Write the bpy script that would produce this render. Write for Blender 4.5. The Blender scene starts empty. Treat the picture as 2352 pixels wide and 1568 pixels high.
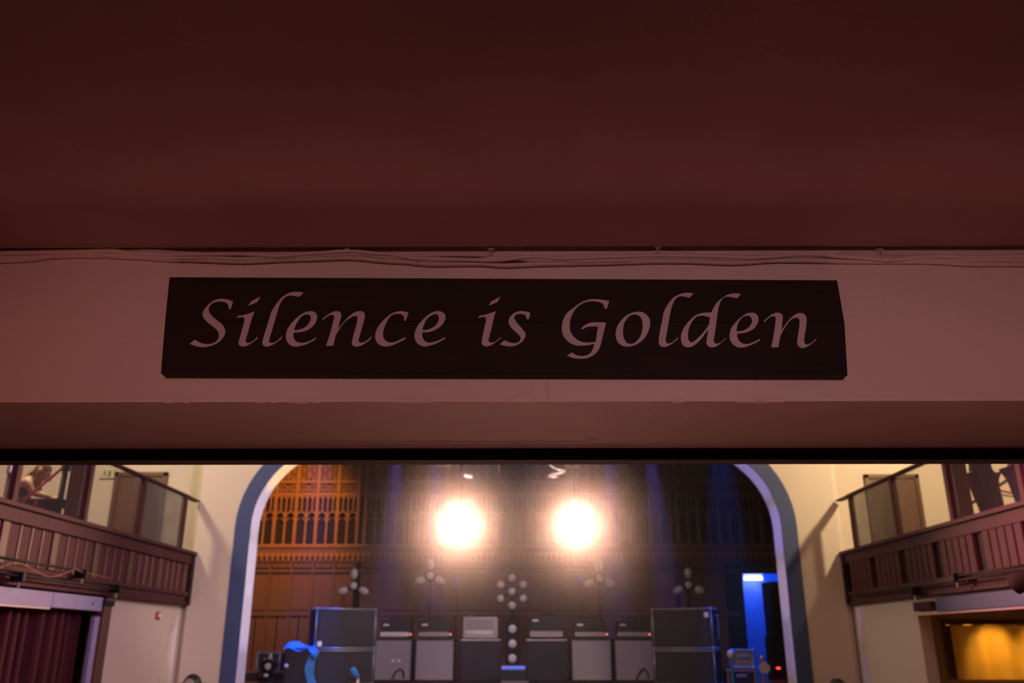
import bpy, math, random
from mathutils import Vector
random.seed(4)
S = bpy.context.scene
COL = S.collection
PI = math.pi

# ------------------------------------------------------------------ camera
F_PX, PITCH, YAW, EYE = 1977.0, math.radians(19.27), math.radians(0.35), 1.7
cam_d = bpy.data.cameras.new('camera'); cam = bpy.data.objects.new('camera', cam_d); COL.objects.link(cam)
cam.location = (0, 0, EYE)
cam.rotation_euler = (PI / 2 + PITCH, 0, YAW)
cam_d.sensor_width = 36; cam_d.lens = 36 * F_PX / 2352
cam_d.clip_start = 0.05; cam_d.clip_end = 100
cam_d.dof.use_dof = True; cam_d.dof.focus_distance = 2.35; cam_d.dof.aperture_fstop = 3.4
S.camera = cam

# ------------------------------------------------------------------ world, view
w = bpy.data.worlds.new('world'); S.world = w; w.use_nodes = True
w.node_tree.nodes['Background'].inputs[0].default_value = (0.10, 0.05, 0.05, 1)
w.node_tree.nodes['Background'].inputs[1].default_value = 0.01
S.view_settings.view_transform = 'Standard'; S.view_settings.look = 'None'
S.view_settings.exposure = 0; S.view_settings.gamma = 1; S.view_settings.use_curve_mapping = False
S.cycles.use_denoising = True
S.cycles.max_bounces = 6; S.cycles.volume_bounces = 0; S.cycles.transparent_max_bounces = 12
S.cycles.sample_clamp_indirect = 3.0

def light(kind, name, loc, power, color, target=None, size=0.1, angle=60, blend=0.3, size_y=None, spread=None):
    d = bpy.data.lights.new(name, kind); o = bpy.data.objects.new(name, d); COL.objects.link(o)
    o.location = loc; d.energy = power; d.color = color
    if kind == 'AREA':
        d.shape = 'RECTANGLE'; d.size = size; d.size_y = size_y or size
        if spread: d.spread = math.radians(spread)
    else:
        d.shadow_soft_size = size
    if kind == 'SPOT':
        d.spot_size = math.radians(angle); d.spot_blend = blend
    if target:
        o.rotation_euler = (Vector(target) - Vector(loc)).to_track_quat('-Z', 'Y').to_euler()
    return o

WARM = (1, .72, .42); RED = (1, .30, .27); BLUE = (.12, .22, 1); PURPLE = (.72, .38, 1); ORANGE = (1, .38, .06)
# near lobby: dim reddish lamps high behind the photographer
for lx, pw_, lc in ((-1.6, .54, (1, .36, .33)), (-.6, .82, (1, .46, .47)), (.5, .92, (1, .51, .56)), (1.6, .74, (1, .47, .50))):
    light('AREA', 'lobby_lamp', (lx, -1.6, 2.66), pw_, lc, (lx, 2.3, 2.38), .2, spread=29)
light('AREA', 'lobby_side_lamp_left', (-2.6, 0.2, 1.0), 0.10, (1, .33, .12), (-2.4, 1.8, 2.7), .5)
light('AREA', 'lobby_side_lamp_right', (2.6, 0.2, 1.0), 0.13, (1, .33, .12), (2.4, 1.8, 2.7), .5)
light('AREA', 'lobby_floor_bounce', (0.1, 2.0, .3), 1.15, (1, .42, .36), (0.1, 2.15, 2.8), 3.2, size_y=.15, spread=40)
# hall
light('AREA', 'hall_ceiling_lamp', (2.0, 7.5, 7.6), 62, (1, .70, .55), (-1.5, 12.5, 2), 2.5)
light('AREA', 'hall_floor_bounce', (0.1, 3.6, .5), 7.5, (1, .43, .42), (0.1, 2.85, 2.3), .5)
light('SPOT', 'hall_spot_left', (0.8, 4.6, 5.5), 1450, (1, .80, .74), (-3.9, 14.0, 3.0), .25, 29, .7)
light('AREA', 'hall_purple_wash_left', (2.0, 6.0, 4.9), 34, (.78, .34, 1), (-5, 10, 2.7), .8, spread=75)
light('AREA', 'hall_purple_wash_right', (-1.5, 5.2, 5.6), 38, (1, .22, .50), (5.1, 8.0, 2.9), .5, spread=34)
light('SPOT', 'balcony_lamp_left', (-6.6, 11.2, 6.0), 420, (1, .80, .50), (-6.3, 14.2, 3.4), .25, 165, .4)
light('SPOT', 'balcony_lamp_right', (6.7, 11.2, 5.7), 760, (1, .73, .40), (6.2, 14.4, 3.4), .12, 165, .4)
# stage
light('SPOT', 'stage_orange_spot', (-3.9, 16.2, 6.6), 1500, ORANGE, (-5.3, 19.5, 4.0), .15, 58, 1)
light('SPOT', 'stage_orange_low', (-3.6, 16.0, 5.8), 95, (1, .42, .14), (-5.2, 19.5, 2.4), .2, 50, 1)
light('SPOT', 'stage_blue_spot_left', (-3.5, 15.1, 6.6), 4200, (0, .12, 1), (-3.6, 15.65, 2.0), .04, 15, .6)
light('SPOT', 'stage_blue_spot_right', (3.6, 15.1, 6.6), 3000, (0, .12, 1), (3.7, 15.6, 2.0), .04, 15, .6)
light('AREA', 'stage_front_wash', (-.5, 9.5, 6.5), 34, (.85, .60, 1), (-.8, 17, 1.4), 1.5, spread=60)
for sx, zt_, pw_, lc in ((-1, 4.5, 3000, (1, .60, .22)), (-1, 3.75, 1150, (.86, .66, 1)), (-1, 2.9, 1250, (.80, .66, 1)), (-1, 2.1, 1150, (.76, .64, 1)), (-1, 1.35, 600, (.14, .20, 1)),
                        (1, 4.3, 900, (.22, .20, 1)), (1, 3.4, 950, (.16, .18, 1)), (1, 2.5, 800, (.55, .36, .9)), (1, 1.7, 520, (.16, .16, 1))):
    light('SPOT', 'arch_edge_fill', (-sx * 1.8, 14.3, 4.75), pw_, lc, (sx * (4.25 if zt_ < 4.4 else 3.85), 14.25, zt_), .03, 9.5, .8)  # added unseen spots tinting the arch reveal; no such lamps hang there
for bx, tx in ((-2.55, -2.7), (-1.75, -1.7), (1.95, 2.0), (2.75, 3.2)):
    light('SPOT', 'stage_blue_beam', (bx, 18.2, 6.6), 7500, (.20, .14, 1), (tx, 18.4, 1.2), .05, 11, .6)

# ------------------------------------------------------------------ geometry helpers
def ray(px, py):
    x = (px - 1176) / F_PX; y = (784 - py) / F_PX
    cp, sp = math.cos(PITCH), math.sin(PITCH)
    d = (x, cp - y * sp, sp + y * cp)
    c, s = math.cos(YAW), math.sin(YAW)
    return (d[0] * c - d[1] * s, d[0] * s + d[1] * c, d[2])
def PY(px, py, Y):
    d = ray(px, py); t = Y / d[1]; return Vector((d[0] * t, Y, EYE + d[2] * t))
def PX(px, py, X):
    d = ray(px, py); t = X / d[0]; return Vector((X, d[1] * t, EYE + d[2] * t))

class MB:
    def __init__(s): s.v = []; s.f = []
    def add(s, vs, fs):
        n = len(s.v); s.v += [tuple(p) for p in vs]; s.f += [tuple(i + n for i in f) for f in fs]; return s
    def box(s, a, b):
        x0, x1 = sorted((a[0], b[0])); y0, y1 = sorted((a[1], b[1])); z0, z1 = sorted((a[2], b[2]))
        return s.add([(x0, y0, z0), (x1, y0, z0), (x1, y1, z0), (x0, y1, z0), (x0, y0, z1), (x1, y0, z1), (x1, y1, z1), (x0, y1, z1)],
                     [(0, 3, 2, 1), (4, 5, 6, 7), (0, 1, 5, 4), (1, 2, 6, 5), (2, 3, 7, 6), (3, 0, 4, 7)])
    def tube(s, pts, r, n=8, cap=True):
        pts = [Vector(p) for p in pts]; rs = r if isinstance(r, (list, tuple)) else [r] * len(pts)
        vs = []; up = None
        for i, p in enumerate(pts):
            t = (pts[min(i + 1, len(pts) - 1)] - pts[max(i - 1, 0)])
            if t.length < 1e-9: t = Vector((0, 0, 1))
            t.normalize()
            if up is None: up = Vector((0, 0, 1)) if abs(t.z) < .9 else Vector((1, 0, 0))
            a = t.cross(up); a.normalize(); b = a.cross(t); up = b
            for k in range(n):
                q = 2 * PI * k / n; vs.append(p + a * (math.cos(q) * rs[i]) + b * (math.sin(q) * rs[i]))
        fs = []
        for i in range(len(pts) - 1):
            for k in range(n):
                fs.append((i * n + k, i * n + (k + 1) % n, (i + 1) * n + (k + 1) % n, (i + 1) * n + k))
        if cap:
            fs.append(tuple(range(n - 1, -1, -1))); fs.append(tuple((len(pts) - 1) * n + k for k in range(n)))
        return s.add(vs, fs)
    def bar(s, a, b, w_, d_, axis=(0, 1, 0)):      # flat bar a-b, width w_ across, depth d_ along axis
        a = Vector(a); b = Vector(b); t = (b - a).normalized(); n = Vector(axis); u = t.cross(n).normalized() * w_ / 2; n = n * d_ / 2
        vs = [a - u - n, a + u - n, a + u + n, a - u + n, b - u - n, b + u - n, b + u + n, b - u + n]
        return s.add(vs, [(0, 3, 2, 1), (4, 5, 6, 7), (0, 1, 5, 4), (1, 2, 6, 5), (2, 3, 7, 6), (3, 0, 4, 7)])
    def ellip(s, c, r, n=12, m=8):
        c = Vector(c); vs = []
        for j in range(m + 1):
            th = PI * j / m
            for k in range(n):
                q = 2 * PI * k / n
                vs.append((c.x + r[0] * math.sin(th) * math.cos(q), c.y + r[1] * math.sin(th) * math.sin(q), c.z + r[2] * math.cos(th)))
        return s.add(vs, [(j * n + k, (j + 1) * n + k, (j + 1) * n + (k + 1) % n, j * n + (k + 1) % n) for j in range(m) for k in range(n)])
    def ring(s, c, R, r, n=12):                     # ring in XZ plane with square section
        return s.tube([(c[0] + R * math.cos(2 * PI * k / n), c[1], c[2] + R * math.sin(2 * PI * k / n)) for k in range(n + 1)], r, 4, False)
    def strip(s, A, B):                             # quads between two polylines
        n = len(A); return s.add(list(A) + list(B), [(i, i + 1, n + i + 1, n + i) for i in range(n - 1)])
    def build(s, name, mat, parent=None, smooth=False, bevel=0, local=False, label=None):
        off = Vector(parent.location) if (parent is not None and not local) else Vector((0, 0, 0))
        if parent is not None and not local and parent.parent: off += Vector(parent.parent.location)
        me = bpy.data.meshes.new(name); me.from_pydata([tuple(Vector(p) - off) for p in s.v], [], s.f); me.validate()
        if smooth: me.shade_smooth()
        me.materials.append(mat)
        o = bpy.data.objects.new(name, me); COL.objects.link(o)
        if parent is not None: o.parent = parent
        if bevel:
            m = o.modifiers.new('bevel', 'BEVEL'); m.width = bevel; m.segments = 2; m.limit_method = 'ANGLE'
        if label: o['label'] = label
        return o

def tag(o, label, cat, group=None):
    o['label'] = label; o['category'] = cat
    if group: o['group'] = group
    return o
def thing(name, loc, label, cat, group=None, rz=0):
    o = bpy.data.objects.new(name, None); COL.objects.link(o); o.location = loc; o.rotation_euler = (0, 0, rz)
    o.empty_display_size = .1
    return tag(o, label, cat, group)
def struct(o): o['kind'] = 'structure'; return o
def dup_tree(o, parent=None):
    c = o.copy(); COL.objects.link(c); c.parent = parent
    for ch in list(o.children): dup_tree(ch, c)
    return c

# ------------------------------------------------------------------ materials
def mat(name, col, rough=.6, metal=0, var=.12, scale=6, bump=0, bscale=60, spec=.5, stretch=None, coat=0):
    m = bpy.data.materials.new(name); m.use_nodes = True; nt = m.node_tree; n = nt.nodes; b = n['Principled BSDF']
    tc = n.new('ShaderNodeTexCoord'); mp = n.new('ShaderNodeMapping'); nt.links.new(tc.outputs['Object'], mp.inputs[0])
    if stretch: mp.inputs['Scale'].default_value = stretch
    nz = n.new('ShaderNodeTexNoise'); nz.inputs['Scale'].default_value = scale; nz.inputs['Detail'].default_value = 4
    nt.links.new(mp.outputs[0], nz.inputs['Vector'])
    mx = n.new('ShaderNodeMix'); mx.data_type = 'RGBA'
    nt.links.new(nz.outputs[0], mx.inputs[0])
    mx.inputs[6].default_value = tuple(c * (1 - var) for c in col) + (1,)
    mx.inputs[7].default_value = tuple(min(1, c * (1 + var)) for c in col) + (1,)
    nt.links.new(mx.outputs[2], b.inputs['Base Color'])
    b.inputs['Roughness'].default_value = rough; b.inputs['Metallic'].default_value = metal
    b.inputs['Specular IOR Level'].default_value = spec
    if coat: b.inputs['Coat Weight'].default_value = coat
    if bump:
        n2 = n.new('ShaderNodeTexNoise'); n2.inputs['Scale'].default_value = bscale; n2.inputs['Detail'].default_value = 5
        nt.links.new(mp.outputs[0], n2.inputs['Vector'])
        bp = n.new('ShaderNodeBump'); bp.inputs['Strength'].default_value = bump; bp.inputs['Distance'].default_value = .01
        nt.links.new(n2.outputs[0], bp.inputs['Height']); nt.links.new(bp.outputs[0], b.inputs['Normal'])
    return m
def emit(name, col, strength):
    m = bpy.data.materials.new(name); m.use_nodes = True; b = m.node_tree.nodes['Principled BSDF']
    b.inputs['Base Color'].default_value = (.02, .02, .02, 1)
    b.inputs['Emission Color'].default_value = (*col, 1); b.inputs['Emission Strength'].default_value = strength
    nz = m.node_tree.nodes.new('ShaderNodeTexNoise'); nz.inputs['Scale'].default_value = 20
    rp = m.node_tree.nodes.new('ShaderNodeMapRange'); rp.inputs[3].default_value = .35; rp.inputs[4].default_value = .45
    m.node_tree.links.new(nz.outputs[0], rp.inputs[0]); m.node_tree.links.new(rp.outputs[0], b.inputs['Roughness'])
    return m
def glassmat(name, col, a):
    m = bpy.data.materials.new(name); m.use_nodes = True; nt = m.node_tree; n = nt.nodes
    n.remove(n['Principled BSDF']); out = n['Material Output']
    t = n.new('ShaderNodeBsdfTransparent'); t.inputs[0].default_value = (.86, .86, .84, 1)
    g = n.new('ShaderNodeBsdfGlossy'); g.inputs['Roughness'].default_value = .08
    d = n.new('ShaderNodeBsdfDiffuse'); d.inputs[0].default_value = (*col, 1)
    nz = n.new('ShaderNodeTexNoise'); nz.inputs['Scale'].default_value = 3
    mr = n.new('ShaderNodeMapRange'); mr.inputs[3].default_value = a * .7; mr.inputs[4].default_value = a * 1.3
    nt.links.new(nz.outputs[0], mr.inputs[0])
    m1 = n.new('ShaderNodeMixShader'); nt.links.new(mr.outputs[0], m1.inputs[0]); nt.links.new(t.outputs[0], m1.inputs[1]); nt.links.new(d.outputs[0], m1.inputs[2])
    lw0 = n.new('ShaderNodeLayerWeight'); lw0.inputs[0].default_value = .5
    pw = n.new('ShaderNodeMath'); pw.operation = 'POWER'; pw.inputs[1].default_value = 5; nt.links.new(lw0.outputs['Facing'], pw.inputs[0])
    lw = n.new('ShaderNodeMath'); lw.operation = 'MULTIPLY'; lw.inputs[1].default_value = .5; nt.links.new(pw.outputs[0], lw.inputs[0])
    m2 = n.new('ShaderNodeMixShader'); nt.links.new(lw.outputs[0], m2.inputs[0]); nt.links.new(m1.outputs[0], m2.inputs[1]); nt.links.new(g.outputs[0], m2.inputs[2])
    nt.links.new(m2.outputs[0], out.inputs[0])
    return m

M = dict(
    cream=mat('cream plaster', (.62, .50, .44), .8, var=.05, scale=2, bump=.25, bscale=90),
    hall=mat('hall plaster', (.64, .56, .49), .85, var=.05, scale=1.2, bump=.1, bscale=30),
    ceil=mat('brown ceiling paint', (.26, .125, .12), .85, var=.22, scale=3.5, bump=.35, bscale=70),
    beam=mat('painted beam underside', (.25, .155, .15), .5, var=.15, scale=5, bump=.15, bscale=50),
    black=mat('black paint', (.010, .009, .009), .6, spec=.25),
    blackish=mat('black tolex', (.017, .015, .020), .6, bump=.3, bscale=300),
    board=mat('stained sign board', (.018, .010, .008), .65, spec=.15, var=.4, scale=4, bump=.08, bscale=30, stretch=(1, 6, 12)),
    letter=mat('painted lettering', (.46, .38, .40), .7, var=.06, scale=10, bump=.1, bscale=60),
    cable=mat('painted cable', (.56, .42, .37), .55, var=.1, scale=20),
    slate=mat('slate blue paint', (.048, .075, .21), .7, var=.15, scale=2),
    lilac=mat('white reveal paint', (.70, .68, .72), .75, var=.04),
    wood=mat('dark oak', (.17, .075, .032), .5, var=.35, scale=3, bump=.2, bscale=20, stretch=(6, 6, .6)),
    woodlt=mat('lighter oak tracery', (.33, .15, .06), .45, var=.25, scale=3, stretch=(6, 6, 1)),
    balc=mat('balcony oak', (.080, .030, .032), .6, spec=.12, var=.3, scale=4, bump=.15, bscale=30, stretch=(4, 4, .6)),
    balcd=mat('darkened balcony oak', (.020, .009, .008), .6, spec=.1, var=.3, scale=4),  # dark copy of the oak; shade of the right-hand gaps is in it
    fillet=mat('oak fillet with light in colour', (.24, .12, .07), .45, var=.3, scale=4, stretch=(4, 4, .6)),  # light caught by the left ridges is put into this paler colour
    stilem=mat('oak stile with light in colour', (.12, .07, .045), .5, spec=.2, var=.3, scale=4, stretch=(4, 4, .6)),  # olive light on the stiles is put into the colour
    void=mat('dark board behind tracery', (.02, .012, .008), .8, spec=.15),
    steel=mat('brushed steel', (.45, .43, .42), .35, metal=.8),
    chrome=mat('chrome', (.75, .74, .72), .15, metal=1),
    brass=mat('brass', (.75, .50, .18), .3, metal=1),
    grille=mat('grey grille cloth', (.30, .28, .30), .8, var=.12, scale=40, bump=.2, bscale=300),
    grillelt=mat('silver grille cloth', (.42, .36, .36), .7, var=.12, scale=40),
    ampwhite=mat('amp face plate', (.80, .78, .72), .4),
    knob=mat('amp knob', (.05, .05, .05), .3),
    trimm=mat('case edge aluminium', (.27, .27, .31), .4, metal=.4),
    lens=mat('frosted lamp lens', (.55, .52, .50), .35, var=.2, scale=12),
    curtain=mat('red velvet curtain', (.055, .007, .011), .9, var=.35, scale=4, stretch=(1, 8, 1), bump=.2),
    whiteboard=mat('white header board', (.30, .32, .50), .6),
    shadeboard=mat('header board with violet shade in colour', (.045, .055, .15), .6),  # right board darkened: its bluish shade is put into the colour
    door=mat('brown door', (.12, .055, .03), .5, var=.3, scale=3, stretch=(6, 6, .6)),
    gold=mat('amber lit wall stand-in', (.80, .42, .05), .6, var=.25, scale=2, stretch=(1, 1, 2.5)),
    brownw=mat('brown wall', (.25, .14, .08), .7),
    bluewall=mat('painted back room wall', (.25, .38, .62), .8, var=.25, scale=5),
    skin=mat('skin', (.72, .42, .32), .55, var=.05), hair=mat('light brown hair', (.30, .16, .06), .5, var=.3, scale=20, stretch=(1, 1, 8)),
    dhair=mat('dark hair', (.04, .025, .018), .5, var=.3, scale=20),
    tank=mat('black cotton', (.012, .012, .014), .8), olive=mat('olive cotton', (.10, .085, .05), .85, var=.2),
    trous=mat('dark brown work trousers', (.055, .028, .022), .85, var=.5, scale=12), navy=mat('navy cotton', (.012, .016, .035), .85, var=.3),
    shirt=mat('blue cotton', (.03, .07, .16), .85, var=.2), red=mat('red belt webbing', (.55, .01, .015), .6),
    cloth=mat('black tablecloth', (.02, .02, .022), .9), floorw=mat('wooden floor', (.20, .12, .08), .5, var=.3, scale=3, stretch=(6, .5, 1)),
    alarm=mat('red plastic', (.35, .05, .04), .4), signw=mat('sign plastic', (.62, .58, .46), .5), signg=mat('sign pictogram', (.12, .15, .08), .5),
    shoe=mat('black leather', (.02, .018, .016), .4), bluelit=mat('cover with blue light in colour', (.04, .22, .62), .8, var=.2, scale=15, bump=.4, bscale=20),  # blue stage light is put into the cover and microphone colour
    eye=mat('eye', (.03, .02, .015), .2), lampw=emit('lamp glass', (1, .90, .78), 60), tubew=emit('tube lamp', (.75, .82, 1), 9),
    led=emit('red led', (1, .03, .01), 8), led2=emit('amber led', (1, .25, .08), 2.2), blueedge=emit('glowing blue case edge', (.16, .22, 1), .8),
    glass=glassmat('balustrade glass', (.34, .32, .32), .05), glassg=glassmat('greyer balustrade glass', (.17, .16, .14), .42),  # second glass, for the far panes, mixes in more grey diffuse
)

# ------------------------------------------------------------------ near room (setting)
NY = 2.3; ZC = PY(1176, 575, NY).z; ZB = PY(1176, 923, NY).z
struct(MB().box((-5, -4, ZC), (5, NY + .8, ZC + .3)).build('ceiling', M['ceil']))
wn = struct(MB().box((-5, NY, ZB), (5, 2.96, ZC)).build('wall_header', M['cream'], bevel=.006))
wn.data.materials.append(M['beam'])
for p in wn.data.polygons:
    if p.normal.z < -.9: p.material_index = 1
zl = PY(1176, 1056, 2.91).z
struct(MB().box((-5, 2.91, zl), (5, 2.99, ZB - .0005)).build('trim_1', M['black']))
struct(MB().box((-5, -4.15, 0), (5, -4, ZC)).build('wall_rear', M['brownw']))
struct(MB().box((-5.15, -4, 0), (-5, 2.96, ZC)).build('wall_lobby_left', M['brownw']))
struct(MB().box((5, -4, 0), (5.15, 2.96, ZC)).build('wall_lobby_right', M['brownw']))
struct(MB().box((-9.5, -4, -.2), (9.5, 22, 0)).build('floor', M['floorw']))
# flaking plaster ridge and a bead standing in for the beam's reflected line
def noise_line(x0, x1, y, Y, n, amp):
    out = []
    for i in range(n):
        x = x0 + (x1 - x0) * i / (n - 1); p = PY(x, y + random.uniform(-amp, amp), Y); out.append(p)
    return out
pts = []
for i in range(60):
    px = 640 + 740 * i / 59; py = 1013 + (0 if px < 1345 else -6) + random.uniform(-.8, .8)
    d = ray(px, py); t = (ZB - EYE) / d[2]; pts.append(Vector((d[0] * t, d[1] * t, ZB - .0006)))
struct(MB().tube(pts, .0009, 5).build('trim_glint', M['cable']))
def crack(path, Y, r):
    vs = [PY(x, y, Y) for x, y in path]; return MB().tube(vs, r, 4)
struct(crack([(1257, 869), (1256, 880), (1259, 893), (1257, 905), (1258, 921)], NY - .0002, .0004).build('trim_3', M['ceil']))
struct(crack([(1225, 868), (1221, 880), (1224, 893), (1217, 902), (1190, 908), (1160, 917)], NY - .0002, .0003).build('trim_4', M['ceil']))
chip = MB()
for a, b in ((585, 640), (655, 735), (380, 440), (1545, 1570), (905, 990), (1690, 1800)):
    ps = noise_line(a, b, 923.5, NY - .0015, 12, 1.6); chip.tube(ps, .0014, 5)
struct(chip.build('trim_5', M['cream']))

# ------------------------------------------------------------------ sign
SY = 2.262
sg = thing('wall_sign', PY(1158, 865, NY - .001), 'long dark wooden sign reading Silence is Golden in slanted script', 'sign')
L0 = [PY(389, 636, SY), PY(1923, 643, SY), PY(1940, 741, SY), PY(1947, 862, SY), PY(369, 858, SY), PY(379, 735, SY)]
def plank(c, name='plank'):
    front = [Vector((p.x, SY, p.z)) for p in c]; back = [Vector((p.x, NY - .001, p.z)) for p in c]; n = len(c)
    mb = MB(); mb.add(front + back, [tuple(range(n)), tuple(range(2 * n - 1, n - 1, -1))] + [(i, n + i, n + (i + 1) % n, (i + 1) % n) for i in range(n)])
    return mb.build(name, M['board'], sg, bevel=.0014)
g = .0002
plank([L0[0], L0[5] + Vector((0, 0, g)), L0[2] + Vector((0, 0, g)), L0[1]])
plank([L0[5] - Vector((0, 0, g)), L0[4], L0[3], L0[2] - Vector((0, 0, g))])
bl = MB(); bl.box((L0[4].x + .004, SY - .003, L0[4].z + .002), (L0[3].x - .006, SY + .001, L0[4].z + .006)); bl.build('moulding', M['board'], sg)
C = 1
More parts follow.
